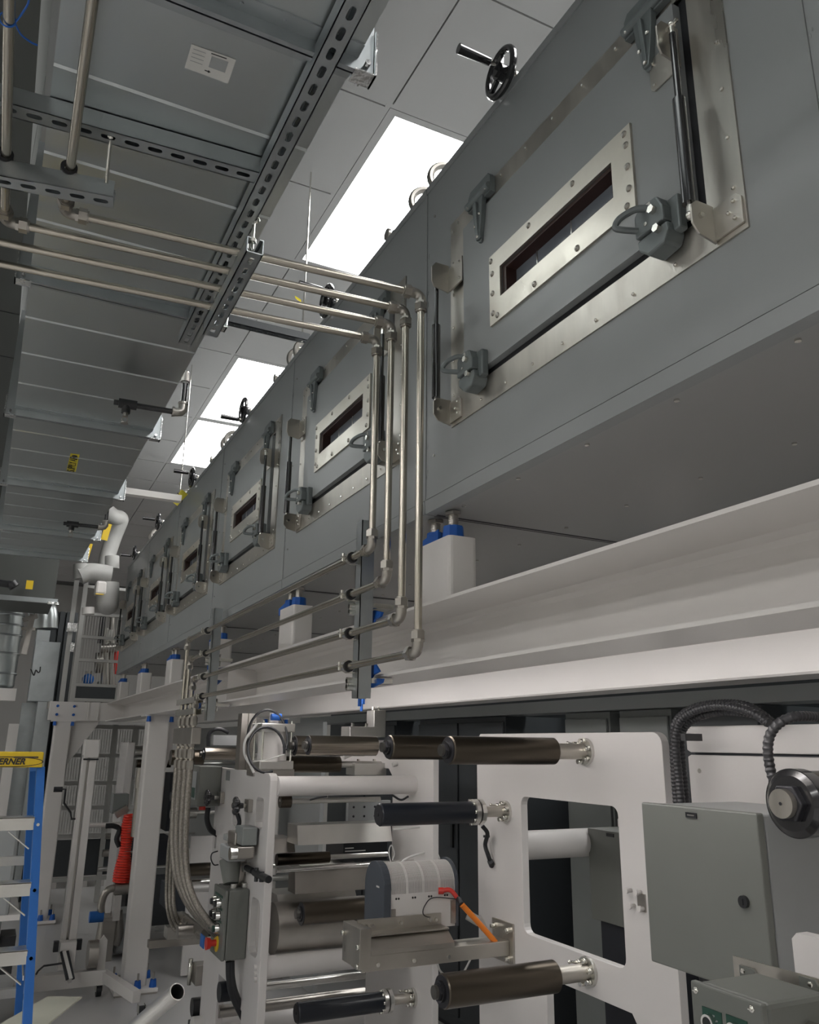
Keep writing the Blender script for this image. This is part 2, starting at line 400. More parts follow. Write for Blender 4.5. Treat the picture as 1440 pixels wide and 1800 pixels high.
# one hatch in local coordinates (y from its centre, z absolute)
def hatch(c, first):
    d = MB(); y = lambda v: c+v
    # leaf with window opening, standing slightly proud inside the steel frame
    hole = [(c-.198,2.65),(c+.216,2.65),(c+.216,2.733),(c-.198,2.733)]
    d.prism([(c-.385,2.50),(c+.402,2.50),(c+.402,2.957),(c-.385,2.957)], 'x', OX-.012, OX+.045, [hole])
    D = d.build('hatch', 'oven_paint', oven, origin=(OX,c,2.4))
    def sub(n, mb, m, **k): return mb.build(n, m, D, origin=(OX,c,2.4), **k)
    # outer stainless frame
    f = MB(); f.prism([(c-.487,2.405),(c+.485,2.405),(c+.485,3.024),(c-.487,3.024)], 'x', OX-.004, OX+.012,
                      [[(c-.41,2.478),(c+.415,2.478),(c+.415,2.965),(c-.41,2.965)]])
    sub('hatch_frame', f, 'brushed_steel')
    g = MB(); g.box((OX+.006,c-.412,2.476),(OX+.03,c+.412,2.503)); g.box((OX+.006,c-.412,2.50),(OX+.03,c-.384,2.966)); g.box((OX+.01,c+.40,2.50),(OX+.03,c+.412,2.966)); g.box((OX+.01,c-.40,2.955),(OX+.03,c+.41,2.966))
    sub('gasket', g, 'black_rubber')
    # window
    w = MB(); w.prism([(c-.257,2.59),(c+.264,2.59),(c+.264,2.783),(c-.257,2.783)], 'x', OX-.018, OX-.011, [hole])
    sub('window_frame', w, 'plate_steel')
    s2 = MB()
    for a,b_ in (((c-.198,2.65),(c+.216,2.66)),((c-.198,2.724),(c+.216,2.733)),((c-.198,2.66),(c-.188,2.724)),((c+.200,2.66),(c+.216,2.724))):
        s2.box((OX-.010,a[0],a[1]),(OX+.03,b_[0],b_[1]))
    sub('window_seal', s2, 'seal_brown')
    sub('window_pane', MB().box((OX+.020,c-.19,2.659),(OX+.024,c+.202,2.725)), 'glass_dark')
    v = MB()
    for q in (-.02,.11): v.box((OX+.0185,c+q,2.66),(OX+.0205,c+q+.004,2.724))
    sub('pane_bars', v, 'aluminium', kind='stuff')
    bt = MB()
    pts = [(c-.24+k*.165,2.768) for k in range(4)]+[(c-.235+k*.155,2.605) for k in range(4)]+[(c-.243,2.64+k*.05) for k in range(3)]+[(c+.25,2.62+k*.055) for k in range(3)]
    for yy,zz in pts: bt.sphere((OX-.018,yy,zz),.0075,8,5,(.7,1,1))
    sub('dome_bolts', bt, 'fitting_steel', kind='stuff')
    sc = MB()
    for k in range(9): sc.sphere((OX-.005,c-.44+k*.11,2.425),.004,6,4); sc.sphere((OX-.005,c-.44+k*.11,3.004),.004,6,4)
    for k in range(6): sc.sphere((OX-.005,c-.468,2.49+k*.1),.004,6,4); sc.sphere((OX-.005,c+.468,2.49+k*.1),.004,6,4)
    sub('frame_screws', sc, 'zinc_bolt', kind='stuff')
    # strap hinges
    for hy in (c-.32, c+.305):
        h = MB()
        h.prism([(hy-.026,2.985),(hy+.026,2.985),(hy+.022,2.94),(hy+.008,2.86),(hy-.008,2.86),(hy-.022,2.94)], 'x', OX-.026, OX-.012)
        h.cyl((OX-.02,hy,2.862),(OX-.012,hy,2.862),.009,12)
        h.bar((OX-.031,hy,2.97),(OX-.024,hy,2.87),.010,.008,up=(1,0,0))
        h.cyl((OX-.022,hy-.055,2.990),(OX-.022,hy+.055,2.990),.011,12)
        h.prism([(hy+.03,2.975),(hy+.056,2.975),(hy+.056,3.02),(hy+.045,3.035),(hy-.045,3.035),(hy-.056,3.02),(hy-.056,2.975),(hy-.03,2.975)], 'x', OX-.020, OX-.004)
        sub('strap_hinge', h, 'cast_grey', bevel=.0015)
        q = MB()
        for dy,dz in ((-.044,2.985),(.044,2.985),(-.012,2.93),(.012,2.905),(0,2.868)): q.sphere((OX-.027,hy+dy,dz),.0048,8,5)
        sub('hinge_screws', q, 'zinc_bolt', kind='stuff')
    # compression latches
    for ly in (c-.312, c+.345):
        l = MB()
        l.prism([(ly-.030,2.545),(ly-.042,2.520),(ly-.042,2.490),(ly+.03,2.490),(ly+.03,2.535),(ly+.015,2.550)], 'x', OX-.05, OX-.012)
        l.prism([(ly-.044,2.488),(ly+.030,2.488),(ly+.028,2.465),(ly+.005,2.445),(ly-.035,2.450),(ly-.046,2.470)], 'x', OX-.045, OX-.004)
        l.cbox((OX-.020,ly-.035,2.505),(.02,.05,.07))
        sub('latch_body', l, 'cast_grey', bevel=.004)
        hd = MB(); hd.tube(spline([(OX-.045,ly-.012,2.532),(OX-.060,ly+.01,2.540),(OX-.078,ly+.034,2.530),(OX-.084,ly+.042,2.514),(OX-.074,ly+.036,2.508),(OX-.04,ly+.02,2.506)],6),.0062,8)
        sub('latch_handle', hd, 'cast_grey')
        q = MB(); q.cyl((OX-.05,ly-.022,2.520),(OX-.06,ly-.022,2.520),.008,6); q.cyl((OX-.045,ly-.026,2.480),(OX-.056,ly-.026,2.480),.008,6); q.cyl((OX-.05,ly-.0,2.505),(OX-.052,ly-.0,2.505),.004,8)
        sub('latch_bolt', q, 'zinc_bolt')
        sub('latch_sticker', MB().box((OX-.0515,ly-.015,2.526),(OX-.050,ly-.004,2.543)), 'paper_white')
    # gas struts with their brackets
    for s_, sy in ((-1, c-.409), (1, c+.494)):
        br = MB()
        iy = sy+.055 if s_ < 0 else sy-.055
        oy = sy+.016 if s_ < 0 else sy-.014
        ya, yb = sorted((oy, iy+(.035 if s_<0 else -.035)))
        br.prism([(ya,2.80),(ya,2.875),(yb-.008,2.875),(yb,2.867),(yb,2.808),(yb-.008,2.80)], 'x', OX-.016, OX-.012)
        y_ = oy
        br.prism([(OX-.014,2.800),(OX-.060,2.808),(OX-.068,2.825),(OX-.068,2.868),(OX-.055,2.885),(OX-.014,2.885)], 'y', y_-.002, y_+.002)
        sub('upper_strut_bracket', br, 'brushed_steel', bevel=.0008)
        lb = MB(); lo = sy-.05 if s_ < 0 else sy+.0
        a0, a1 = (sy-.074, sy-.012) if s_ < 0 else (sy-.068, sy-.009)
        lb.prism([(a0,2.415),(a1,2.415),(a1,2.475),(a0+.01,2.475),(a0,2.465)], 'x', OX-.009, OX-.004)
        yy = sy-.014 if s_ < 0 else sy-.009
        lb.prism([(OX-.006,2.41),(OX-.045,2.418),(OX-.058,2.435),(OX-.058,2.47),(OX-.045,2.482),(OX-.006,2.482)], 'y', yy-.002, yy+.002)
        sub('lower_strut_bracket', lb, 'brushed_steel', bevel=.0008)
        g = MB(); xs = OX-.045
        g.cyl((xs,sy,2.485),(xs,sy,2.70),.0115,14); g.cyl((xs,sy,2.70),(xs,sy,2.845),.0065,12)
        sub('gas_strut', g, 'black_gloss')
        e = MB()
        e.cyl((xs,sy,2.465),(xs,sy,2.485),.005,10); e.cyl((xs,sy,2.845),(xs,sy,2.865),.005,10); e.sphere((xs,sy,2.462),.008,10,6); e.sphere((xs,sy,2.866),.008,10,6)
        e.cyl((xs,sy,2.866),(xs,yy if abs(sy-yy)<.02 else sy,2.866),.004,8) if abs(sy-yy)>1e-4 else None
        q = yy+(.007*(-s_)); e.cyl((xs+.005,yy-.008,2.452),(xs+.005,yy+.008,2.452),.005,8)
        e.cyl((xs,sy,2.462),(xs,yy,2.462),.004,8); e.cyl((xs,sy,2.866),(xs,y_,2.866),.004,8)
        for k in (0,1,2): e.sphere((OX-.011,a0+.014+(.012 if k==1 else 0),2.43+k*.016),.004,6,4)
        for dz in (2.812,2.862): e.sphere((OX-.017,(yb-.01) if s_<0 else (ya+.01),dz),.004,6,4)
        sub('strut_fittings', e, 'zinc_bolt', kind='stuff')
    return D
H0 = hatch(DC[0], True); H0['label'] = 'nearest hatch with a riveted viewing window'
for c in DC[1:]:
    D = copy_tree(H0, oven); D.location = Vector(H0.location)+Vector((0,c-DC[0],0))
    if 'label' in D: del D['label']
# on top: damper hand wheels, lifting loops, spiral bosses
def wheel(y, ang=0.0, x=OX+.02, R=.060):
    z = OZ1+.032; ax = Vector((-1,0,0))
    m = MB(); cx = x-.045
    m.torus((cx,y,z), (1,0,0), R, .0095, 30, 10)
    m.cyl((cx-.010,y,z),(cx+.03,y,z),.022,16); m.cyl((cx-.016,y,z),(cx-.010,y,z),.014,14)
    for k in range(3):
        t = ang+2*math.pi*k/3+.5
        m.bar((cx,y+math.cos(t)*.018,z+math.sin(t)*.018),(cx,y+math.cos(t)*(R-.003),z+math.sin(t)*(R-.003)),.014,.010,up=(1,0,0))
    o = m.build('hand_wheel', 'black_gloss', oven, origin=(cx,y,z))
    h = MB(); hy = y+math.cos(ang)*(R-.004); hz = z+math.sin(ang)*(R-.004)
    h.cyl((cx-.018,hy,hz),(cx-.112,hy,hz),.0110,14,.0135); h.build('crank_handle', 'black_gloss', o, origin=(cx,y,z))
    s = MB(); s.cyl((cx-.018,hy,hz),(cx,hy,hz),.006,10); s.cyl((cx+.03,y,z),(x+.16,y,z),.009,12)
    for q in range(5): s.cyl((cx+.036+q*.024,y,z),(cx+.045+q*.024,y,z),.019-.001*q,14)
    s.cbox((x+.10,y,OZ1+.02),(.03,.04,.04))
    s.build('wheel_shaft', 'fitting_steel', o, origin=(cx,y,z))
def eye(y, R=.05, x=OX+.05):
    m = MB(); m.torus((x,y,OZ1+.035),(.25,1,.0),R,.0115,26,8); m.cyl((x,y,OZ1-.01),(x,y,OZ1+.0),.03,14)
    m.build('lifting_eye', 'mach_steel', oven)
def boss(y):
    m = MB(); x=OX+.03
    m.cyl((x-.02,y,OZ1+.02),(x+.06,y,OZ1+.02),.012,12)
    for q in range(4): m.cyl((x-.035+q*.022,y,OZ1+.02),(x-.026+q*.022,y,OZ1+.02),.021,14)
    m.build('shaft_boss', 'fitting_steel', oven)
for k, y in enumerate((1.43,2.70,3.93,5.2,6.46,7.7)):
    wheel(y, (1.1,1.3,-1.5,.8,.5,-.4)[k])
for y in (1.86,1.99,3.15,3.24,4.40,4.48,5.68,5.75,6.92,7.0): eye(y)
for y in (2.18,3.45,4.75): boss(y)
# ================================================================ STEEL FRAME UNDER THE OVEN
BZ0, BZ1 = 1.787, 1.962
def channel_beam(name, label, x0, x1, y0, y1, toe_left=True):
    t = thing(name, label, 'beam', ((x0+x1)/2, (y0+y1)/2, BZ0))
    m = MB(); w = .009; fr = .012
    if toe_left:
        prof = [(x0,BZ0),(x1,BZ0),(x1,BZ1),(x0,BZ1),(x0,BZ1-.008),(x1-.03,BZ1-.012),(x1-.012,BZ1-.022),(x1-w,BZ1-.035),(x1-w,BZ0+.035),(x1-.012,BZ0+.022),(x1-.03,BZ0+.012),(x0,BZ0+.008)]
    else:
        prof = [(x0+.006,BZ0),(x1,BZ0),(x1,BZ0+.009),(x0+.012,BZ0+.012),(x0+.012,BZ1-.012),(x1,BZ1-.009),(x1,BZ1),(x0+.006,BZ1),(x0,BZ1-.006),(x0,BZ0+.006)]
    m.prism(prof, 'y', y0, y1); m.build('beam_profile', 'white_frame', t)
    return t
NB = channel_beam('steel_beam', 'long white steel beam along the aisle side, directly under the oven edge', .98, 1.156, -1.6, 8.70)
FB = channel_beam('steel_beam', 'white steel beam parallel behind the aisle-side one, its underside in shade', 1.85, 2.005, -1.6, 8.70, False)
EB = thing('steel_beam', 'short white cross beam with bolt heads at the far end of the long beams', 'beam', (.9, 8.75, BZ0))
m = MB(); m.prism([(8.70,BZ0),(8.85,BZ0),(8.85,BZ1),(8.70,BZ1)], 'x', .47, 2.02); m.build('beam_profile', 'white_frame', EB)
m = MB(); m.box((.46,8.69,BZ0),(.475,8.86,BZ1+.004)); m.box((.80,8.685,BZ0),(.815,8.70,BZ1)); m.box((.90,8.685,BZ0),(.91,8.70,BZ1)); m.build('stiffener_plate', 'white_frame', EB)
for x, z in ((.53,1.92),(.53,1.84),(.68,1.92),(.68,1.84)):
    MB().cyl((x,8.70,z),(x,8.675,z),.013,10).build('taped_bolt', 'blue_tape', EB)
# stiffener + taped bolts under near beam clamp
for y in (4.05,):
    MB().box((1.00,y-.03,BZ0+.009),(1.146,y-.024,BZ1-.012)).build('stiffener_plate', 'white_frame', NB)
_t1 = P(633,1212,X=.985); _t2 = P(636,1228,Z=1.778)
for p, s_ in ((tuple(_t1),.008),(tuple(_t2),.014)):
    m = MB(); m.cyl(p,(p[0],p[1],p[2]-.022),s_,8); m.cyl((p[0],p[1],p[2]-.02),(p[0],p[1],p[2]-.05),.006,8); m.build('taped_bolt','blue_tape',NB)
# posts with threaded studs at every oven joint
def post(y, x0, label, group=None):
    t = thing('support_post', label, 'support', (x0+.05, y, BZ1), group)
    m = MB(); h = BZ1+.168; 
    m.prism(rr(x0, y-.095, x0+.085, y+.085, .012, 3), 'z', BZ1, h); m.box((x0-.005,y-.105,BZ1),(x0+.095,y+.095,BZ1+.006))
    m.build('post_box', 'white_frame', t)
    for dy in (-.055, .045):
        q = (x0+.035, y+dy)
        m = MB(); m.cyl((*q,h),(*q,OZ0-.004),.0135,14)
        for k in range(9): m.cyl((*q,h+.005+k*.007),(*q,h+.008+k*.007),.0148,14)
        m.cyl((*q,OZ0-.012),(*q,OZ0-.003),.024,6); m.build('levelling_stud', 'mach_steel', t)
    m = MB(); q=(x0+.035)
    for k,(dy,rr_) in enumerate(((-.055,.030),(.045,.026))):
        n=10; m.cyl((q,y+dy,h),(q,y+dy,h+.034+.004*k),rr_,9,rr_*.92,phase=.3*k)
    if group is None or True: m.prism([(y-.02,h+.0),(y+.115,h-.018),(y+.12,h+.012),(y-.02,h+.032)], 'x', q-.028, q-.024)
    m.build('blue_tape', 'blue_tape', t)
    return t
ordn = ['nearest white support post between beam and oven, topped with blue tape','second white support post, its blue tape flag sticking out to the left',
        'third white support post, half hidden by the pipes','fourth white support post, just right of the far pipe bundle gap',
        'fifth white support post with a blue taped stud','farthest white support post at the oven end']
for k, y in enumerate(SEAM[2:]): post(min(y, OYE-.1)+(0 if k else .0), 1.0, ordn[k])
for k, y in enumerate(SEAM[2:]): post(min(y, OYE-.1), 1.88, ('white post on the rear beam under oven joint '+['near the camera','after the nearest','in the middle','past the middle','before the last','at the far end'][k]))
# columns
def column(x, y, label, gus, w=.152):
    t = thing('steel_column', label, 'column', (x, y, 0))
    m = MB(); h = w/2; m.prism(rr(x-h,y-h,x+h,y+h,.014,4),'z',.035,BZ0-.012)
    m.build('column_profile', 'white_frame', t)
    m = MB(); m.box((x-.14,y-.15,.012),(x+.14,y+.15,.036)); m.build('base_plate','white_frame',t)
    m = MB(); m.box((x-.135,y-.145,0),(x+.135,y+.145,.012)); m.build('grout_pad','mach_steel',t)
    m = MB(); m.prism([(x+h,BZ0),(x+h+gus,BZ0),(x+h+gus*.95,BZ0-.03),(x+h,BZ0-.42)] if gus>0 else [(x-h,BZ0),(x-h+gus,BZ0),(x-h,BZ0-.3)], 'y', y-.006, y+.006)
    m.build('gusset', 'white_frame', t)
    m = MB(); m.box((x-h-.03,y-h-.02,BZ0-.012),(x+h+.03,y+h+.02,BZ0-.0005)); m.build('cap_plate','white_frame',t)
    for dx,dy in ((-.11,-.118),(.11,-.118),(-.11,.118),(.11,.118),(.01,-.122)):
        m = MB(); m.cyl((x+dx,y+dy,.036),(x+dx,y+dy,.082),.025,8,.019); m.build('taped_anchor','blue_tape',t)
        m = MB(); m.cyl((x+dx,y+dy,.075),(x+dx,y+dy,.125),.007,8); m.build('anchor_stud','mach_steel',t)
    for dx,dy in ((-.08,-.10),(.08,-.10),(.08,.1)):
        m = MB(); m.cyl((x+dx,y+dy,BZ0-.05),(x+dx,y+dy,BZ0-.012),.017,8,.013); m.build('taped_bolt','blue_tape',t)
    return t
column(1.068, 6.27, 'white steel column standing nearest, on a bolted base plate with blue tape', .10)
column(.60, 8.78, 'white steel column at the far left under the cross beam, with a wide gusset', .26)
column(1.93, 6.27, 'white steel column under the rear beam behind the machine', -.1)
column(1.93, -1.2, 'white steel column under the rear beam out of view on the right', -.1)
# C-clamps under the beam end with taped tails
# ================================================================ STAINLESS PIPES, STRUT CHANNELS
def strut(p, q, label, name='strut_channel', s=.041, up=(0,0,1), open_dir=None, slots=True, group=None, parent=None):
    "slotted U channel from p to q; the slotted web faces -up"
    p = Vector(p); q = Vector(q); L = (q-p).length; d = (q-p).normalized(); u = Vector(up).normalized(); a = d.cross(u).normalized()
    t = thing(name, label, 'strut channel', tuple((p+q)/2), group)
    m = MB(); tk = .0025; h = s/2
    def slab(a0,a1,u0,u1):
        vs = [p+a*x+u*y+d*z for z in (0,L) for x,y in ((a0,u0),(a1,u0),(a1,u1),(a0,u1))]
        m.add(vs, [(0,1,2,3),(7,6,5,4),(0,4,5,1),(1,5,6,2),(2,6,7,3),(3,7,4,0)])
    slab(-h,-h+tk,-h,h); slab(h-tk,h,-h,h); slab(-h+tk,-h+.010,h-tk,h); slab(h-.010,h-tk,h-tk,h)
    # web with real slots
    n = max(1, int(L/.048)) if slots else 0; off = (L-n*.048)/2 if slots else 0
    w = MB(); step = .048; CH = 5; k = 0; last = 0.0
    while True:
        kk = min(n, k+CH); z1 = L if kk >= n else off+kk*step
        holes = []
        for j in range(k, kk):
            c = off+.024+j*step; r=.0065; e=.009
            holes.append([(r*math.cos(t_),c+e+r*math.sin(t_)) for t_ in [math.pi*i/4 for i in range(5)]]+[(r*math.cos(t_),c-e+r*math.sin(t_)) for t_ in [math.pi+math.pi*i/4 for i in range(5)]])
        w.prism([(-h,last),(h,last),(h,z1),(-h,z1)], 'z', -h, -h+tk, holes)
        last = z1; k = kk
        if kk >= n: break
    for v in w.v: pass
    w.v = [p+a*v.x+d*v.y+u*v.z for v in w.v]
    m.add(w.v, w.f)
    m.build('channel', 'galvanised', t)
    return t
def nut_sleeve(m, p, d, r):
    p = Vector(p); d = Vector(d).normalized()
    m.cyl(p+d*.004, p+d*.022, r*1.85, 6); m.cyl(p-d*.003, p+d*.004, r*1.65, 6,phase=.5); m.cyl(p+d*.022, p+d*.026, r*1.45, 16)
def elbow(parent, c, d1, d2, r):
    "90 degree compression elbow at corner c; d1, d2 point out along the two tubes"
    c = Vector(c); d1 = Vector(d1).normalized(); d2 = Vector(d2).normalized()
    m = MB(); R = .020
    ctr = c+d1*R+d2*R
    pts = [c+d1*.026]+[ctr - d2*R*math.cos(t) - d1*R*math.sin(t) for t in [math.pi/2*i/6 for i in range(7)]]+[c+d2*.026]
    m.tube(pts, r*1.38, 14)
    m.build('elbow_fitting', 'fitting_steel', parent)
    for d in (d1, d2):
        m = MB(); nut_sleeve(m, c+d*.027, d, r); m.build('compression_nut', 'fitting_steel', parent)
def tube_part(parent, p, q, r):
    m = MB(); m.cyl(p, q, r, 20); m.build('tube', 'pipe_steel', parent)
PX = .88; PR = .0098
YT = [1.729,1.822,1.915,2.018]                       # verticals, nearest first
YL = [(-.012,1.795),(-.135,1.898),(-.6,2.03),(-.6,2.135)]   # left ends of the overhead runs
ZL = [1.812,1.905,2.018,2.128]                       # lower runs
YF = [4.15,4.25,4.37,4.47]                           # far ends of the lower runs
nm = ['nearest and rightmost of the four stainless pipes crossing overhead and dropping past the oven',
      'second stainless pipe from the right in the row of four dropping past the oven',
      'third stainless pipe from the right in the row of four dropping past the oven',
      'leftmost of the four stainless pipes dropping past the oven']
ZP = 2.772
for k in range(4):
    t = thing('stainless_pipe', nm[k], 'pipe', (PX, YT[k], 2.2))
    A = Vector((PX, YT[k], ZP)); Lp = Vector((YL[k][0], YL[k][1], ZP)); d = (Lp-A).normalized()
    elbow(t, A, d, (0,0,-1), PR)
    tube_part(t, A+d*.03, Lp-(d*.03 if k < 2 else d*0), PR)
    B = Vector((PX, YT[k], ZL[k])); tube_part(t, A+Vector((0,0,-.03)), B+Vector((0,0,.03)), PR)
    elbow(t, B, (0,0,1), (0,1,0), PR)
    Fp = Vector((PX, YF[k], ZL[k])); tube_part(t, B+Vector((0,.03,0)), Fp-Vector((0,.03,0)), PR)
    xx = PX-.012*k+.01; elbow(t, Fp, (0,-1,0), (0,0,-1), PR)
    tube_part(t, Fp+Vector((0,0,-.03)), (PX, YF[k], 1.50), PR)
    if k < 2:
        U = Vector((Lp.x, Lp.y, ZP)); elbow(t, U, -d, (0,-1,0), PR)
        tube_part(t, U+Vector((0,-.03,0)), (U.x-.008, -.9, ZP), PR)
# black grommets where the two runs towards the camera rest on the lower hanger
g0 = P(-60,292,Z=2.741); g1 = P(201,343,Z=2.741)
t = strut(g0, g1, 'short slotted channel hung below the duct, carrying the two pipes that turn toward the camera', up=(0,0,1))
for k in range(2):
    x = YL[k][0]-.003; y = g0.y+(g1.y-g0.y)*(x-g0.x)/(g1.x-g0.x)
    m = MB(); m.ring((x,y-.024,ZP),(x,y-.012,ZP),.017,PR+.0003,20); m.build('rubber_grommet','black_rubber',t)
u0 = P(187,322,Z=2.75); u1 = P(195,240,Z=2.845)
m = MB(); m.cyl(u0,u1,.0035,8); m.sphere(u1,.009,8,6); m.build('threaded_rod','zinc_bolt',t)
tp = P(6,78,X=YL[1][0]-.003)
m = MB(); q = Vector((YL[1][0]-.004,tp.y,ZP)); m.torus(q,(0,1,0.2),.0125,.0016,16,6)
tail = [q+Vector(v) for v in ((.012,0,0),(.022,-.02,.006),(.03,-.045,.01),(.026,-.07,.012),(.018,-.085,.01))]; m.tube(spline(tail,5),.0017,6)
tail = [q+Vector(v) for v in ((.012,0,-.002),(.022,.018,-.004),(.038,.03,-.002),(.048,.034,.0))]; m.tube(spline(tail,5),.0017,6)
tag(m.build('cable_tie','blue_tape',None,tuple(q)), 'loose blue plastic tie wrapped round the leftmost pipe in the top left corner', 'cable tie')
# hanger bars below the duct
strut((-.8,1.625,2.855),(.375,1.555,2.855), 'slotted channel running across the underside of the duct near the top left', up=(0,0,1))
strut((.402,-.8,2.845),(.385,2.42,2.845), 'long slotted channel running lengthwise under the right edge of the duct', up=(0,0,1))
t = strut((.405,1.668,2.737),(.405,2.125,2.737), 'double slotted channel carrying the four pipes, its open end facing the camera', up=(0,0,1))
m = MB()
for k in range(4):
    y = YT[k]+.035; m.box((.392,y-.018,2.758),(.418,y+.018,2.764)); m.torus((.405,y,ZP),(1,0,0),PR+.002,.0022,18,6); m.cyl((.405,y-.008,ZP+.012),(.405,y-.008,ZP+.030),.004,8)
m.build('pipe_clamps','zinc_bolt',t, kind='stuff')
m = MB(); m.box((.3885,1.70,2.72),(.4215,1.75,2.728)); m.cyl((.405,1.70,2.74),(.405,1.70,2.842),.004,8); m.cyl((.405,1.70,2.765),(.405,1.70,2.775),.010,6); m.sphere((.41,1.70,2.832),.010,8,6); m.cyl((.405,2.10,2.74),(.405,2.10,2.842),.004,8)
m.build('threaded_rod','zinc_bolt',t)
strut((.23,2.22,2.857),(.90,2.62,3.20) if False else (-.12,2.30,2.885-.02), 'slotted cross channel under the duct behind the pipes', up=(0,0,1)) if False else None
# thin ceiling rods
def rod(x, y, z0, label, r=.004, z1=TZ+.01):
    return solo('threaded_rod', MB().cyl((x,y,z0),(x,y,z1),r,8), 'zinc_bolt', label, 'rod')
q = P(547,303,Z=TZ); zS = P(526,592,Y=q.y).z; rod(q.x, q.y, zS-.02, 'thin ceiling rod hanging beside the nearest light panel')
q2 = P(316,868,Z=3.2)
rod(q2.x, q2.y, 3.2, 'thin ceiling rod ending at a yellow tag, left of the far lights')
# far trapeze to the right of the duct
a = P(385,561,Z=zS); b = Vector((q.x+.03,q.y,zS)); a.y = b.y-.0
st_ = strut(a, b, 'shade-coloured slotted channel sticking out right of the duct behind the pipes', s=.034, up=(0,0,1))
st_.children[0].data.materials[0] = MAT['dark_panel']  # galvanised channel recoloured dark, standing in for its shaded underside
# tags
def tagstrip(p, w, h, rotz, label, m='yellow_tape'):
    mm = MB(); pts = []
    for i in range(6):
        u = i/5; pts.append((w*(u-.5), .006*math.sin(u*7), h*(.5-u)))
    vs = []; R_ = RZ(rotz)
    for x,y,z in pts:
        for s_ in (-1,1): vs.append(Vector(p)+R_@Vector((x+s_*.016*(1+.2*math.sin(z*90)), y+.004*s_, z)))
    mm.add(vs, [(2*i,2*i+1,2*i+3,2*i+2) for i in range(5)])
    mm.add([v+R_@Vector((0,.0012,0)) for v in vs], [(2*i,2*i+2,2*i+3,2*i+1) for i in range(5)])
    return tag(mm.build('warning_tag', m, None, p), label, 'tag')
qq = P(521,530,Y=q.y+.0); 
tagstrip((q.x-.012,q.y,qq.z), .04, .035, .3, 'crumpled yellow tag on the rod behind the four pipes')
def flag_tag(p, label, txt=None, w=.05, h=.10, tilt=.5):
    mm = MB(); R_ = RY(tilt); mm.cbox(p, (w,.002,h), R_)
    t = tag(mm.build('warning_tag','yellow_tape',None,p), label, 'tag')
    return t
def text(s, p, size, m, parent, rot, depth=.0006, name='lettering', ax='CENTER', bold=0, shear=0):
    cu = bpy.data.curves.new(name, 'FONT'); cu.body = s; cu.size = size; cu.extrude = depth; cu.align_x = ax; cu.offset = bold; cu.shear = shear; cu.align_y = 'CENTER'
    o = bpy.data.objects.new(name+'_c', cu); C.objects.link(o)
    dg = bpy.context.evaluated_depsgraph_get(); me = bpy.data.meshes.new_from_object(o.evaluated_get(dg))
    bpy.data.objects.remove(o); me.materials.clear(); me.materials.append(MAT[m])
    ob = bpy.data.objects.new(name, me); C.objects.link(ob); ob.parent = parent
    ob.matrix_local = Matrix.Translation(Vector(p)-wloc(parent)) @ rot.to_4x4()
    return ob
# vertical strut channels clamped to the beam, with cushioned clamps for the lower runs
def standoff(y, z0, z1, label):
    t = strut((.925,y,z0),(.925,y,z1), label, up=(1,0,0), slots=False)
    for k in range(4):
        z = ZL[k]
        if not z0 < z < z1: continue
        m = MB(); m.ring((PX,y-.014,z),(PX,y+.014,z),PR+.006,PR+.0005,18); m.build('rubber_cushion','black_rubber',t)
        m = MB(); m.ring((PX,y-.009,z),(PX,y+.009,z),PR+.0075,PR+.006,18); m.box((PX-.004,y-.009,z+PR+.006),(PX+.03,y+.009,z+PR+.008)); m.box((PX-.004,y-.009,z-PR-.008),(PX+.03,y+.009,z-PR-.006))
        m.box((PX-.03,y-.008,z-.003),(PX-.015,y+.008,z-.001)); m.box((PX-.03,y-.008,z+.001),(PX-.015,y+.008,z+.003)); m.cyl((PX-.024,y,z-.012),(PX-.024,y,z+.012),.0045,6)
        m.build('pipe_clamp','zinc_bolt',t)
    for z in (BZ1+.028, BZ0-.012+.0):
        m = MB(); m.box((.945,y-.028,z-.008),(1.01,y+.028,z+.006)); m.box((.885,y+.012,z-.022),(.95,y+.020,z+.004)); m.cyl((.96,y+.022,z-.03),(.96,y+.022,z+.03),.005,8); m.cyl((.955,y+.022,z+.006),(.955,y+.022,z+.016),.009,6)
        m.cyl((.905,y+.016,z-.02),(.885,y+.016,z-.02),.009,8); m.cyl((.905,y+.016,z+.0),(.885,y+.016,z+.0),.009,8)
        m.build('beam_clamp','zinc_bolt',t)
    return t
sa = standoff(2.17, 1.725, 2.245, 'vertical strut channel clamped to the beam right beside the pipe drops')
sb = standoff(4.02, 1.70, 2.24, 'vertical strut channel clamped to the beam beside the far pipe bundle')
def rag(pts, label, t=.007):
    n = len(pts); c = sum((Vector(p) for p in pts), Vector())/n
    m = MB(); m.prism([(p.y,p.z) for p in pts], 'x', X1-t, X1)
    m.v = [v+Vector((.006*math.sin(v.y*160+v.z*90),0,0)) for v in m.v]
    return tag(m.build('blue_tape','blue_tape',None,tuple(c)), label, 'tape')
X1 = .965
def PP(l): return [P(x,y,X=X1) for x,y in l]
rag(PP([(652,1165),(664,1166),(667,1180),(662,1186),(657,1187),(657,1192),(673,1193),(671,1200),(657,1209),(648,1206),(650,1190),(649,1178)]), 'torn blue tape flag at the foot of the near strut channel')
rag(PP([(646,1092),(652,1079),(662,1073),(672,1076),(674,1084),(664,1090),(662,1105),(655,1106),(652,1096)]), 'crumpled blue tape behind the near strut channel at mid height')
rag(PP([(346,1232),(352,1231),(353,1238),(358,1244),(370,1243),(380,1240),(378,1245),(364,1247),(353,1251),(346,1245),(341,1238)]), 'blue tape loop hanging at the foot of the far strut channel')
rag(PP([(367,1212),(374,1200),(380,1195),(391,1196),(385,1202),(377,1206),(374,1214),(367,1222),(363,1219)]), 'blue tape scrap on the beam behind the far strut channel')
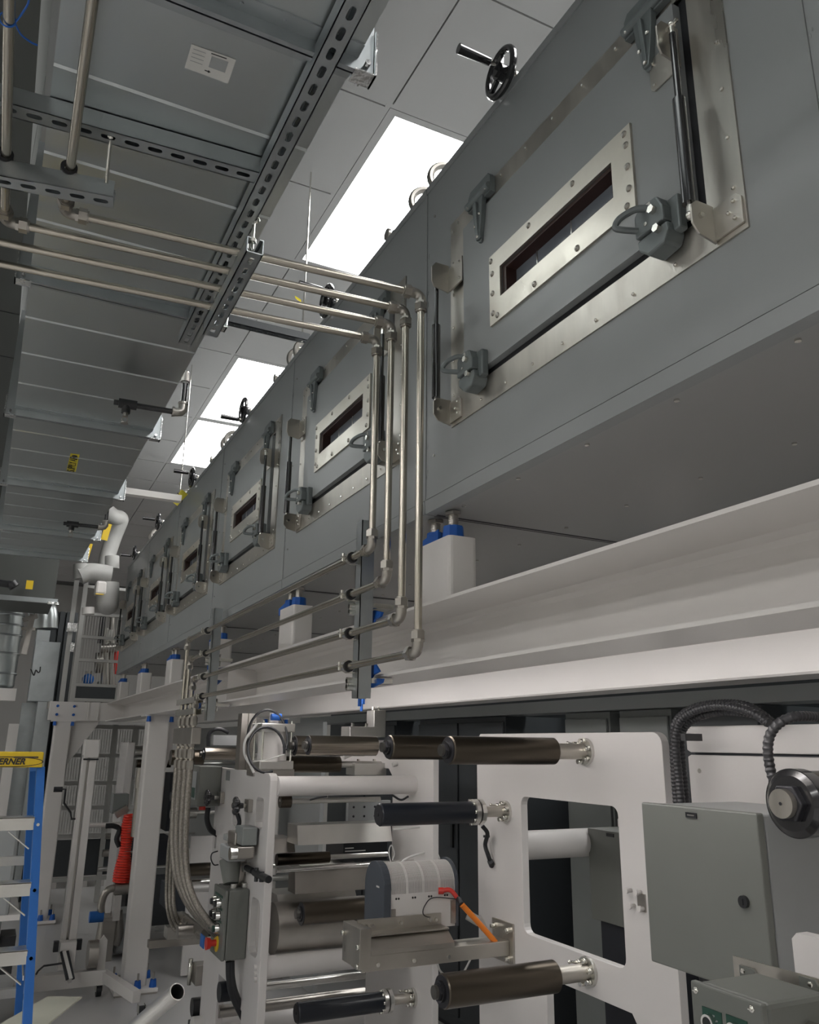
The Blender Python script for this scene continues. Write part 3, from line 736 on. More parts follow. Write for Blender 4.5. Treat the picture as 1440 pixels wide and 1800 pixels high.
rag(PP([(368,1167),(384,1169),(382,1176),(374,1180),(367,1177)]), 'small blue tape patch on the beam flange above the far strut channel')
# far pipe bundle: cross clamps, unions and braided hoses
bt = thing('pipe_clamp_rack', 'stack of clamps and unions holding the far pipe bundle', 'clamp', (PX, 4.3, 1.70))
for z in (1.80, 1.745):
    m = MB(); m.box((PX-.022,4.08,z-.014),(PX-.016,4.52,z+.014)); m.box((PX+.016,4.08,z-.014),(PX+.022,4.52,z+.014)); m.build('clamp_bar','zinc_bolt',bt)
for z in (1.64,):
    m = MB(); m.box((PX-.018,4.10,z-.05),(PX+.03,4.56,z+.03)); m.build('valve_manifold','mach_steel',bt,bevel=.004)
for k in range(4):
    for z in (1.70, 1.60, 1.545, 1.49):
        m = MB(); m.cyl((PX,YF[k],z-.018),(PX,YF[k],z+.018),PR*1.8,6); m.cyl((PX,YF[k],z-.024),(PX,YF[k],z+.024),PR*1.4,14); m.build('union_nut','fitting_steel',bt)
end = P(352,1622,X=1.02)
hn = ['first','second','third','fourth']
for k in range(4):
    p0 = Vector((PX, YF[k], 1.48)); z_e = end.z+.02-.012*k
    pts = bez(p0, p0+Vector((0,0,-.45)), (PX+.01,YF[k]+.02,z_e+.12), (1.03, 3.92+.02*k, z_e+.005*k), 24)
    hz = MB(); hz.tube(pts, .0155, 12)
    solo('braided_hose', hz, 'braid', hn[k]+' braided metal hose of the bundle sweeping down to the drum unions', 'hose')
for k in range(3):
    m = MB(); m.tube(spline([P(x-6*k,y,X=X_) for x,y,X_ in ((330,1335,PX+.02),(322,1400,.92),(310,1480,.94),(305,1560,.95),(307,1600,.96),(318,1624+4*k,1.0),(338,1632+3*k,1.04))],8), .010, 10)
    solo('thin_hose', m, 'braid', ['leftmost thin','second thin','third thin'][k]+' hose hanging left of the braided bundle', 'hose')
# ================================================================ DUCTS OVERHEAD
DZ = 2.878; DH = .40
def dr(y): return .460-.0085*(y-1)
def dl(y): return -.062-.013*(y-1)
JY = [-1.0,.10,1.19,2.30,3.40,4.42,5.45,6.20]
duct = thing('rectangular_duct', 'long rectangular galvanised air duct running overhead away from the camera', 'duct', (.2,2.6,DZ))
for i in range(len(JY)-1):
    y0, y1 = JY[i]+.004, JY[i+1]-.004; m = MB()
    nb = 4; ys = [y0]; zs = [DZ]
    prof = [(y0,DZ)]
    for k in range(1, nb):
        yb = y0+(y1-y0)*k/nb; prof += [(yb-.006,DZ),(yb,DZ-.0035),(yb+.006,DZ)]
    prof.append((y1,DZ)); 
    n = len(prof)
    vs = []
    for (yy,zz) in prof: vs += [(dl(yy),yy,zz),(dr(yy),yy,zz),(dr(yy),yy,DZ+DH),(dl(yy),yy,DZ+DH)]
    fs = []
    for k in range(n-1):
        a = 4*k; b = 4*(k+1)
        fs += [(a,a+1,b+1,b),(a+1,a+2,b+2,b+1),(a+2,a+3,b+3,b+2),(a+3,a,b,b+3)]
    fs += [(0,3,2,1),(4*(n-1),4*(n-1)+1,4*(n-1)+2,4*(n-1)+3)]
    m.add(vs, fs); m.build('duct_section', 'duct_metal', duct)
for y in JY[1:-1]+[6.19]:
    a,b = dl(y),dr(y); m = MB()
    m.prism([(a-.032,DZ-.032),(b+.032,DZ-.032),(b+.032,DZ+DH+.03),(a-.032,DZ+DH+.03)], 'y', y-.012, y-.002, [[(a,DZ),(b,DZ),(b,DZ+DH),(a,DZ+DH)]])
    m.prism([(a-.032,DZ-.032),(b+.032,DZ-.032),(b+.032,DZ+DH+.03),(a-.032,DZ+DH+.03)], 'y', y+.002, y+.012, [[(a,DZ),(b,DZ),(b,DZ+DH),(a,DZ+DH)]])
    m.box((a+.0,y-.045,DZ-.004),(b,y+.045,DZ)) 
    for k in range(6): m.cyl((a+.05+k*.08,y-.028,DZ-.007),(a+.05+k*.08,y-.028,DZ-.003),.004,8)
    m.build('duct_flange', 'galvanised', duct)
    for cx in (a-.015, b+.015):
        m = MB(); m.box((cx-.022,y-.018,DZ-.036),(cx+.022,y+.018,DZ-.033)); m.box((cx-.022,y-.018,DZ-.036),(cx-.018 if cx<.2 else cx+.0,y+.018,DZ+.05)) if cx<.2 else m.box((cx+.018,y-.020,DZ-.036),(cx+.022,y+.020,DZ+.07))
        m.cyl((cx,y-.03,DZ-.022),(cx,y+.03,DZ-.022),.006,8)
        m.build('corner_clip', 'bright_foil', duct)
# delivery label on the duct
lp = [P(x,y,Z=DZ) for x,y in ((337,77),(415,104),(401,146),(325,118))]
t = thing('shipping_label', 'pale printed label with a small black arrow stuck under the duct', 'label', tuple(sum(lp,Vector())/4))
lab = MB(); lab.add([v+Vector((0,0,-.0005)) for v in lp]+[v+Vector((0,0,-.0015)) for v in lp], [(0,1,2,3),(7,6,5,4),(0,4,5,1),(1,5,6,2),(2,6,7,3),(3,7,4,0)])
lab.build('label_sheet','paper_white',t)
def on_lab(u,v,dz=-.0022): return lp[0]*(1-u)*(1-v)+lp[1]*u*(1-v)+lp[2]*u*v+lp[3]*(1-u)*v+Vector((0,0,dz))
def lquad(m,u0,v0,u1,v1,dz=-.0022): m.add([on_lab(u0,v0,dz),on_lab(u1,v0,dz),on_lab(u1,v1,dz),on_lab(u0,v1,dz)],[(0,1,2,3)])
m = MB(); lquad(m,.45,.05,.80,.09); lquad(m,.42,.78,.50,.82); m.add([on_lab(.50,.74),on_lab(.56,.80),on_lab(.50,.86)],[(0,1,2)]); m.build('black_print','ink_black',t)
m = MB(); lquad(m,.48,.16,.86,.62); 
for k in range(4): lquad(m,.06,.12+.16*k,.34,.15+.16*k)
m.build('grey_print','cabinet_light',t)
# supply air sticker
lp2 = [P(x,y,Z=DZ) for x,y in ((124,797),(140,799),(133,829),(117,827))]
t = thing('duct_sticker', 'yellow sticker with dark lettering on the duct underside', 'label', tuple(sum(lp2,Vector())/4))
m = MB(); m.add([v+Vector((0,0,-.0005)) for v in lp2]+[v+Vector((0,0,-.0015)) for v in lp2], [(0,1,2,3),(7,6,5,4),(0,4,5,1),(1,5,6,2),(2,6,7,3),(3,7,4,0)]); m.build('sticker_sheet','yellow_tape',t)
c0 = sum(lp2,Vector())/4; dd = ((lp2[0]+lp2[1])-(lp2[2]+lp2[3])).normalized(); aa = Vector((0,0,-1)); 
rot = Matrix((dd, aa.cross(dd), aa)).transposed()
L_ = ((lp2[0]+lp2[1])/2-(lp2[2]+lp2[3])/2).length
text('SUPPLY AIR', c0-dd*L_*.06+Vector((0,0,-.003)), L_*.175, 'ink_black', t, rot)
m = MB(); w_ = c0+dd*L_*.42+Vector((0,0,-.003)); m.cyl(w_, w_+Vector((0,0,-.0005)), L_*.045, 12); m.build('round_mark','ink_black',t)
# a second duct higher on the left, in dark metal
t = thing('rectangular_duct', 'dark duct higher up beyond the left edge of the long duct', 'duct', (-.7,3,3.36))
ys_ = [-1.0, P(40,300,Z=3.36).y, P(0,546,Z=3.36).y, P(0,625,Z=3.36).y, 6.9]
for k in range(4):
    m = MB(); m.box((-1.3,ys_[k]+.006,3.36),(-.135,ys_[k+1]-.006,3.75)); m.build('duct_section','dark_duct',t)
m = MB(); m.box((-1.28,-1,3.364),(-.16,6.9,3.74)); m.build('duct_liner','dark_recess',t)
# sprinkler branch pipes
def sprinkler(py0, py1, el, label, z=2.80, s=1.0, brass=False):
    a = P(*py0, Z=z); b = P(*py1, Z=z); b.y = a.y+(b.y-a.y)*.5; a.y = a.y
    a = Vector((a.x, b.y+.01, z)); t = thing('sprinkler_pipe', label, 'pipe', tuple(b))
    d = (b-a).normalized(); r = .0105*s
    m = MB(); m.cyl(a+d*.03, b-d*.02, r, 16); m.build('pipe_nipple','black_gloss',t)
    m = MB(); m.cyl(a-d*.028,a+d*.036,r*1.7,14); m.cyl(a-d*.045,a-d*.028,r*1.0,4); m.cyl(a+Vector((0,0,.0)),a+Vector((0,0,-.036)),r*1.5,14); m.build('reducing_tee','black_paint',t)
    m = MB(); m.cyl(a+Vector((0,0,-.036)),a+Vector((0,0,-.05)),r*.9,8); m.torus(a+Vector((0,0,-.062)),(0,1,0),r*1.0,.002,14,6); m.cyl(a+Vector((0,0,-.075)),a+Vector((0,0,-.077)),r*1.4,12); m.build('sprinkler_head','mach_steel',t)
    m = MB(); pts = [b-d*.022, b-d*.008, b+d*.008+Vector((0,0,.004)), b+d*.014+Vector((0,0,.012)), b+d*.014+Vector((0,0,.034))]
    m.tube(pts, r*1.6, 14); m.cyl(pts[0]-d*.002,pts[0]+d*.006,r*1.9,14); m.cyl(pts[-1],pts[-1]+Vector((0,0,.008)),r*1.9,14); m.build('pipe_elbow','mach_steel',t)
    top = pts[-1]; up = el
    m = MB(); m.cyl(top, top+Vector((0,0,up)), r, 16); m.build('pipe_riser','black_gloss',t)
    m = MB(); m.cyl(top+Vector((0,0,up-.005)), top+Vector((0,0,up+.03)), r*1.7, 14, r*1.2); m.sphere(top+Vector((0,0,up+.03)), r*1.25); m.build('reducer_cap','mach_steel',t)
    m = MB(); m.cyl(top+Vector((0,0,.004)), top+Vector((0,0,.008)), r*1.12, 16); m.cyl(top+Vector((0,0,up-.012)), top+Vector((0,0,up-.006)), r*1.12, 16); m.build('thread_tape','paper_white',t)
    return t
sprinkler((222,712),(316,722),.10,'black sprinkler drop pipe with elbow below the duct, nearer one')
sprinkler((127,920),(180,928),.12,'black sprinkler drop pipe below the far end of the duct', z=2.80)
# white square rail crossing under the duct end
a = P(205,862,Z=2.93); b = P(312,885,Z=2.93)
solo('cross_rail', MB().bar((a.x-.6,a.y,2.93),(b.x,a.y,2.93),.05,.035), 'white_frame', 'pale square rail jutting out right of the duct above the oven end', 'rail')
t = flag_tag((q2.x+.0,q2.y-.01,3.17), 'yellow tag hanging from the thin rod over the pale rail', w=.05,h=.11,tilt=.6)
m = MB()
for k in range(3): m.cbox((q2.x-.012+.014*k,q2.y-.0125,3.195-.024*k),(.016,.001,.006),RY(.6+.5*k))
m.build('tag_print','ink_black',t,kind='stuff')
# ================================================================ COATING MACHINE, RIGHT UNIT
XP = 1.85
def yz(l, X): return [(P(x,y,X=X).y, P(x,y,X=X).z) for x,y in l]
unit = thing('machine_side_plate', 'large white side plate with a big rounded opening, carrying the brown rollers', 'machine frame', (XP, 2.5, 0))
yl, yr, zt = 3.075, 1.972, 1.648
hole = [(y,z) for y,z in rr(P(1090,1500,X=XP).y, P(923,1640,X=XP).z, P(918,1500,X=XP).y, P(1000,1409,X=XP).z, .03)]
low = [(2.62,.10),(2.62,.80),(2.60,.825),(2.18,.825),(2.16,.80),(2.16,.10)]
r_=.04
outer = [(yl,0.02),(yl,zt-.03),(yl-.03,zt),(yr+r_,zt)]+[(yr+r_-r_*math.sin(t),zt-r_+r_*math.cos(t)) for t in [math.pi/2*i/5 for i in range(1,6)]]+[(yr,.02),(2.16,.02)]+low[::-1]+[(2.62,.02)]
m = MB(); m.prism(outer, 'x', XP, XP+.03, [hole]); m.build('side_plate','white_paint',unit,bevel=.003)
m = MB()
for x,y in ((1110,1565),(1127,1568),(1116,1592),(1133,1597)):
    q = P(x,y,X=XP); m.cyl((XP-.02,q.y,q.z),(XP,q.y,q.z),.006,10); m.cyl((XP-.023,q.y,q.z),(XP-.016,q.y,q.z),.009,8)
m.build('white_standoffs','white_plastic',unit,kind='stuff')
MB().box((XP-.004,P(1128,1583,X=XP).y-.02,P(1128,1583,X=XP).z-.03),(XP,P(1128,1583,X=XP).y+.015,P(1128,1583,X=XP).z+.02)).build('port_plate','mach_steel',unit)
MB().cyl((XP+.03,2.9,1.22),(2.55,2.9,1.22),.055,24).build('tie_tube','white_paint',unit)
def ax(p): return P(*p, X=XP)
def roller(base, label, xt, r, shell='anodised', gap=.14, shaft_r=.026, fl_r=.046, nb=6, hub=False, tipcap=True):
    b = ax(base); y,z = b.y,b.z; x1 = XP-gap
    t = thing('roller', label, 'roller', (xt,y,z-r))
    m = MB(); m.cyl((xt+.004,y,z),(x1,y,z),r,48); m.cyl((xt,y,z),(xt+.004,y,z),r-.004,48,r); m.build('roller_shell',shell,t)
    m = MB(); m.cyl((x1,y,z),(XP-.012,y,z),shaft_r,28); m.cyl((x1-.001,y,z),(x1+.012,y,z),shaft_r+.008,28); m.build('shaft','brushed_steel' ,t)
    m = MB(); m.cyl((XP-.012,y,z),(XP,y,z),fl_r,36); m.build('mounting_flange','aluminium',t)
    m = MB(); m.disc_ring_bolts((XP-.012,y,z),(-1,0,0),fl_r*.76,.0085,.020,nb,.3); m.build('flange_bolts','zinc_bolt',t,kind='stuff')
    m = MB(); m.cyl((XP-.022,y+fl_r*.55,z+fl_r*.5),(XP-.055,y+fl_r*.62,z+fl_r*.60),.004,8); m.sphere((XP-.055,y+fl_r*.62,z+fl_r*.60),.006); m.build('grease_nipple','zinc_bolt',t)
    if hub:
        m = MB(); m.cyl((x1-.002,y,z),(x1+.016,y,z),r*1.18,36); m.cyl((x1+.022,y,z),(x1+.040,y,z),r*1.22,10); m.build('clamp_hub','aluminium',t)
        m = MB(); m.disc_ring_bolts((x1+.0,y,z),(-1,0,0),r*1.02,.007,.012,8,.1); m.build('hub_bolts','zinc_bolt',t,kind='stuff')
    if tipcap:
        m = MB(); m.cyl((xt-.003,y,z),(xt,y,z),r*.93,36); m.build('end_plate','roll_end',t)
        m = MB(); m.cyl((xt-.014,y,z),(xt-.003,y,z),r*.62,32); m.build('end_collar','black_gloss',t)
        m = MB(); m.cyl((xt-.030,y,z),(xt-.012,y,z),r*.40,24); m.build('bearing_cap','dark_steel',t)
        m = MB(); m.cyl((xt-.020,y,z),(xt-.014,y,z),r*.50,6); m.build('lock_nut','roll_end',t)
    else:
        m = MB(); m.cyl((xt-.003,y,z),(xt,y,z),r*.88,32); m.cyl((xt-.006,y,z),(xt-.003,y,z),r*.18,16); m.build('end_disc','roll_end',t)
    return t
roller((1030,1321),'large dark bronze roller, topmost and nearest, bolted to the white side plate',1.305,.044)
roller((890,1426),'black rubber roller with a bolted clamp hub, middle height on the side plate',1.30,.040,'black_roll',.155,.020,.040,6,True,False)
roller((1035,1708),'large dark bronze roller low on the white side plate',1.305,.0475)
roller((906,1316),'dark bronze roller directly behind the topmost one',1.30,.043)
# stainless bracket arm with the ionising bar housing
mp = ax((886,1656))
t = thing('stainless_shelf', 'stainless bracket shelf bolted to the side plate, carrying the slotted grey housing', 'bracket', (1.6,mp.y,mp.z))
m = MB(); m.box((XP-.008,mp.y-.075,mp.z-.065),(XP,mp.y+.07,mp.z+.075)); m.build('mounting_plate','brushed_steel',t,bevel=.001)
m = MB()
for dy,dz in ((-.05,.05),(.045,.05),(-.05,-.045),(.045,-.045)): m.cyl((XP-.018,mp.y+dy,mp.z+dz),(XP-.008,mp.y+dy,mp.z+dz),.011,12); m.cyl((XP-.03,mp.y+dy,mp.z+dz),(XP-.018,mp.y+dy,mp.z+dz),.007,8)
m.build('plate_bolts','zinc_bolt',t,kind='stuff')
aL = P(636,1694,Y=mp.y-.05).x
m = MB(); zb = mp.z-.035
m.prism([(mp.y-.05,zb),(mp.y+.045,zb),(mp.y+.045,zb+.05),(mp.y-.05,zb+.05)],'x',aL,XP-.008); m.build('arm_box','brushed_steel',t,bevel=.002)
m = MB(); zb2=zb+.052
m.box((aL-.012,mp.y-.058,zb+.01),(aL+.03,mp.y+.10,zb2+.085)); m.build('end_bracket','brushed_steel',t,bevel=.001)
m = MB(); m.prism([(mp.y-.06,zb2),(mp.y+.09,zb2),(mp.y+.09,zb2+.055),(mp.y+.0,zb2+.055),(mp.y-.06,zb2+.015)],'x',aL+.03,min(aL+.36,XP-.03)); m.build('folded_shelf','brushed_steel',t)
m = MB(); m.box((aL+.02,mp.y+.04,zb2+.055),(aL+.36,mp.y+.046,zb2+.095)); m.box((aL+.03,mp.y-.02,zb2+.05),(aL+.36,mp.y+.04,zb2+.056)); m.build('back_rail','brushed_steel',t)
m = MB()
for dx in (.05,.075,.19,.31,.335): m.cyl((aL+dx,mp.y+.04,zb2+.075),(aL+dx,mp.y+.03,zb2+.075),.006,8)
for dx in (.06,.2,.34): m.cyl((aL+dx,mp.y-.05,zb+.02),(aL+dx,mp.y-.056,zb+.02),.007,10)
for dy,dz in ((-.05,.08),(-.05,.02),(.09,.10)): m.cyl((aL-.012,mp.y+dy,zb+dz),(aL-.022,mp.y+dy,zb+dz),.008,10)
m.build('bracket_screws','zinc_bolt',t,kind='stuff')
# housing: half-round end caps, slotted shell
hy = mp.y+.13; hr = .080; hx0 = P(686,1600,Y=hy-hr).x; hx1 = P(800,1590,Y=hy-hr).x; hz0 = zb2+.045; hz1 = P(735,1513,Y=hy).z-hr
hx0 = max(hx0, aL+.05)
t = thing('ionising_bar_housing', 'round-topped slotted light grey housing with dark end caps on the bracket shelf', 'machine unit', (hx0, hy, hz0))
def capprof(r,e=0): return [(hy-r,hz0)]+[(hy-r*math.cos(a),hz1+r*math.sin(a)) for a in [math.pi*i/16 for i in range(17)]]+[(hy+r,hz0)]
for xa,xb in ((hx0-.03,hx0),(hx1,hx1+.012)):
    m = MB(); m.prism(capprof(hr+.008),'x',xa,xb); m.build('end_cap','ionizer_grey',t,bevel=.003)
m = MB(); m.prism(capprof(hr-.004),'x',hx0,hx1); m.build('inner_core','black_paint',t)
m = MB(); m.box((hx0,hy-hr,hz0),(hx1,hy-hr+.006,hz1-.02)); m.build('front_cover','white_plastic',t)
m = MB(); m.box((hx0,hy+hr-.006,hz0),(hx1,hy+hr,hz1)); m.build('rear_cover','white_plastic',t)
m = MB(); n = 72
for g in range(4):
    xa = hx0+(hx1-hx0)*g/4; w = (hx1-hx0)/4
    prof=[(hy-hr*math.cos(a),hz1-.02+(0 if a<0.01 else .02)+hr*math.sin(a)) for a in [math.pi*.78*i/10 for i in range(11)]]
    prof2=[(hy-(hr-.004)*math.cos(a),hz1-.02+(0 if a<0.01 else .02)+(hr-.004)*math.sin(a)) for a in [math.pi*.78*i/10 for i in range(11)]]
    for k in range(14):
        a = xa+w*k/14+ (.0 if k else 0); b_ = a+w/14*(.55 if 0<k<13 else .95)
        m.prism(prof+prof2[::-1],'x',a,b_)
m.build('cooling_ribs','white_plastic',t)
m = MB()
for k in range(4):
    for e in (.35,.5): m.cyl((hx0+(hx1-hx0)*(k+e)/4,hy-hr,hz1-.035),(hx0+(hx1-hx0)*(k+e)/4,hy-hr-.001,hz1-.035),.004,8)
m.build('cover_holes','black_paint',t,kind='stuff')
m = MB(); m.box((hx0+.004,hy-hr-.006,hz0),(hx0+.02,hy-hr,hz0+.075)); m.build('side_tab','mach_steel',t)
m = MB(); m.box((hx1-.02,hy-hr-.006,hz0+.01),(hx1-.0,hy-hr,hz0+.09)); m.build('side_tab','mach_steel',t)
MB().box((hx0-.0308,hy-.045,hz1+.0),(hx0-.030,hy-.02,hz1+.006)).build('maker_mark','white_plastic',t)
m = MB(); q=hx0-.0305
m.prism([(hy+.01,hz0+.012),(hy+.026,hz0+.012),(hy+.018,hz0+.026)],'x',q-.0005,q); m.prism([(hy-.012,hz0+.012),(hy+.004,hz0+.012),(hy-.004,hz0+.026)],'x',q-.0005,q); m.build('warning_triangle','yellow',t)
# cables of the housing
cy = hy-hr-.004
r0 = Vector((hx0+(hx1-hx0)*.78,cy,hz1-.018)); r1 = Vector((hx1-.006,cy-.03,hz1-.045))
o1 = P(812,1590,Y=mp.y-.03); o2 = P(877,1663,Y=mp.y-.03)
t = thing('power_cable', 'cable with red plug boot and bright orange sleeve running from the housing to the plate', 'cable', tuple(o2))
m = MB(); m.tube(spline([r0,r0+Vector((.03,-.014,.002)),r1],6),[.009]*13 if False else .0085,10); m.cyl(r0+Vector((-.012,.004,0)),r0+Vector((.006,-.004,0)),.012,10); m.build('red_boot','red_plastic',t)
m = MB(); m.tube(spline([r1,r1+(o1-r1)*.5+Vector((0,0,.004)),o1],5),.010,10); m.build('black_sleeve','black_rubber',t)
m = MB(); m.tube(spline([o1,o1+(o2-o1)*.5+Vector((.004,0,-.002)),o2],6),.0105,12); m.build('orange_sleeve','orange_sleeve',t)
m = MB(); ps=[r1+Vector((-.004,0,0)),P(762,1578,Y=cy),P(747,1592,Y=cy-.01),P(744,1606,Y=cy-.012),P(753,1612,Y=cy-.006),P(768,1610,Y=cy)]
m.tube(spline(ps,6),.002,6); m.cyl(ps[-1]-Vector((.004,0,0)),ps[-1]+Vector((.008,0,0)),.005,8)
tag(m.build('ground_wire','ribbed_black',None,tuple(ps[2])),'thin black wire looping on the front cover of the slotted housing','wire')
m = MB(); m.tube(spline([P(840,1612,Y=mp.y+.04),P(846,1622,Y=mp.y+.03),P(852,1634,Y=mp.y+.02)],4),.014,12); m.cyl(P(822,1608,Y=mp.y+.05),P(842,1620,Y=mp.y+.03),.018,10)
tag(m.build('insulated_plug','insul_white',None,tuple(P(846,1622,Y=mp.y+.03))),'white wrapped connector lying on the bracket arm beside the orange sleeve','connector')
# black hose on side plate under hub
ps=[P(848,1452,X=XP-.05),P(857,1465,X=XP-.03),P(853,1485,X=XP-.025),P(858,1503,X=XP-.025),P(864,1519,X=XP-.01)]
m = MB(); m.tube(spline(ps,6),.0085,10); m.cyl(P(862,1514,X=XP-.02),P(865,1521,X=XP),.012,10); m.cyl(P(850,1470,X=XP-.03),P(861,1470,X=XP-.012),.005,8)
tag(m.build('cable_hose','black_rubber',None,tuple(ps[2])),'short black hose curving down the side plate from the black roller hub','hose')
# ================================================================ electrics on the right
XB = 1.50
e0 = P(1127,1410,X=XB); e1 = P(1330,1432,X=XB); e2 = P(1145,1690,X=XB)
t = thing('electrical_enclosure', 'large grey-green electrical enclosure with a black round lock on its door', 'electrical box', (XB+.1,(e0.y+e1.y)/2,e2.z))
ya, yb, za, zb_ = e1.y, e0.y, e2.z, e0.z
m = MB(); m.box((XB,ya,za),(XB+.022,yb,zb_)); m.build('enclosure_door','box_olive',t,bevel=.004)
m = MB(); m.box((XB+.028,ya+.004,za+.004),(XP-.02,yb-.004,zb_-.004)); m.build('enclosure_body','cabinet_light',t,bevel=.004)
m = MB(); m.box((XB+.022,ya+.008,za+.008),(XB+.028,yb-.008,zb_-.008)); m.build('door_seal','black_rubber',t)
q = P(1310,1585,X=XB); m = MB(); m.cyl((XB-.008,q.y,q.z),(XB,q.y,q.z),.0125,24); m.box((XB-.010,q.y-.002,q.z-.006),(XB-.008,q.y+.002,q.z+.006)); m.build('door_lock','black_paint',t)
q = P(1216,1433,X=XB); m = MB(); m.box((XB-.003,q.y-.017,q.z-.006),(XB,q.y+.017,q.z+.006)); nm_ = m.build('name_badge','black_paint',t)
MB().box((XB-.0036,q.y-.011,q.z-.0015),(XB-.003,q.y+.011,q.z+.0015)).build('badge_print','mach_steel',nm_)
m = MB(); m.tube(bez((XB+.10,yb-.07,za),(XB+.10,yb-.09,za-.15),(XB+.12,yb-.12,za-.3),(XB+.16,yb-.12,.03),16),.017,12)
tag(m.build('power_cable','black_rubber',None,(XB+.12,yb-.12,.03)),'thick black cable dropping from the bottom of the grey enclosure','cable')
m = MB(); m.tube(bez((XB+.16,yb-.16,za),(XB+.17,yb-.17,za-.15),(XB+.17,yb-.2,za-.3),(XB+.2,yb-.2,.03),16),.012,12)
tag(m.build('power_cable','black_rubber',None,(XB+.2,yb-.2,.03)),'thinner black cable dropping right beside the thick one','cable')
# white right-hand side plate behind it
w0 = P(1205,1277,X=XP+.03); 
t = thing('machine_side_plate', 'bright white side plate with a horizontal groove at the right edge of the picture', 'machine frame', (XP+.05, 1.2, 0))
XR=XP+.03
g0 = P(1220,1325,X=XR).z; yL=w0.y; zT=w0.z
m = MB(); m.prism([(-.9,.02),(yL,.02),(yL,g0-.008),(yL-.012,g0-.003),(-.9,g0-.003)],'x',XR,XR+.03); m.build('lower_plate','white_paint',t,bevel=.003)
m = MB(); m.prism([(-.9,g0+.004),(yL-.012,g0+.004),(yL,g0+.010),(yL,zT-.008),(yL-.008,zT),(-.9,zT)],'x',XR,XR+.03); m.build('upper_plate','white_paint',t,bevel=.003)
m = MB(); m.box((XR+.012,-.9,g0-.01),(XR+.03,yL-.02,g0+.012)); m.build('groove_back','dark_recess',t)
q = P(1230,1355,X=XR); m = MB(); m.cyl((XR-.001,q.y,q.z),(XR+.001,q.y,q.z),.007,12); m.build('plate_hole','mach_steel',t)
# corrugated hoses
def hose(pts, r, label, ribs=True):
    path = spline(pts, 14); m = MB()
    L = [0]
    for i in range(1,len(path)): L.append(L[-1]+(path[i]-path[i-1]).length)
    tot = L[-1]; st = .0055; n = int(tot/st); res = []; rad = []
    j = 0
    for i in range(n+1):
        s_ = tot*i/n
        while j < len(L)-2 and L[j+1] < s_: j += 1
        f_ = (s_-L[j])/max(1e-9,L[j+1]-L[j]); res.append(path[j].lerp(path[j+1], f_)); rad.append(r*(1.0 if i%2 else .84))
    m.tube(res, rad if ribs else r, 12)
    return solo('corrugated_hose', m, 'ribbed_black', label, 'hose')
XH=XP-.06
Hs = [([(1198,1412),(1193,1360),(1188,1300),(1196,1268),(1225,1248),(1270,1241),(1320,1252),(1352,1272)],0,'outermost corrugated black hose arching over the white plate'),
      ([(1206,1412),(1201,1360),(1197,1305),(1205,1276),(1235,1258),(1275,1250),(1330,1256),(1365,1274)],.03,'middle corrugated black hose arching over the white plate'),
      ([(1190,1412),(1186,1360),(1184,1300),(1190,1266),(1222,1244),(1265,1237),(1310,1240),(1340,1256),(1360,1272)],.07,'rear corrugated black hose arching over the white plate')]
for l,dx,lab in Hs: hose([P(x,y,X=XH+dx) for x,y in l], .0125, lab)
q = P(1211,1296,X=XH-.005); m = MB(); m.box((XH-.03,q.y-.012,q.z-.010),(XH+.035,q.y+.006,q.z+.010)); tag(m.build('hose_clip','ribbed_black',None,tuple(q)),'small black clip holding the hoses to the white plate edge','clip')
# nearest roller with its collar
yn = .82*1.45; bq = P(1398,1412,X=1.45); R1=.066
t = thing('roller','dark roller with a stepped black collar at the right edge of the picture','roller',(1.45,bq.y,bq.z-R1))
y,z = bq.y,bq.z
m = MB(); m.cyl((1.455,y,z),(XR,y,z),R1*.93,64); m.build('roller_shell','anodised',t)
m = MB(); m.cyl((1.445,y,z),(1.475,y,z),R1,64); m.cyl((1.437,y,z),(1.445,y,z),R1*.80,48,R1*.97); m.build('collar','black_gloss',t,)
m = MB(); m.torus((1.4445,y,z),(1,0,0),R1*.90,.0012,48,6); m.build('collar_ring','mach_steel',t)
m = MB(); m.cyl((1.422,y,z),(1.44,y,z),R1*.58,6); m.build('hex_nut','roll_end',t,bevel=.003)
m = MB(); m.cyl((1.408,y,z),(1.424,y,z),R1*.42,32); m.build('shaft_end','brushed_steel',t)
m = MB(); m.cyl((1.4072,y,z),(1.4082,y,z),R1*.05,10); m.build('centre_hole','black_paint',t)
hose([P(1362,1378,X=1.49),P(1354,1350,X=1.49),P(1350,1315,X=1.49),P(1356,1288,X=1.50),P(1375,1268,X=1.52),P(1405,1259,X=1.56),P(1450,1262,X=1.66)], .0115, 'near corrugated black hose looping down beside the stepped collar')
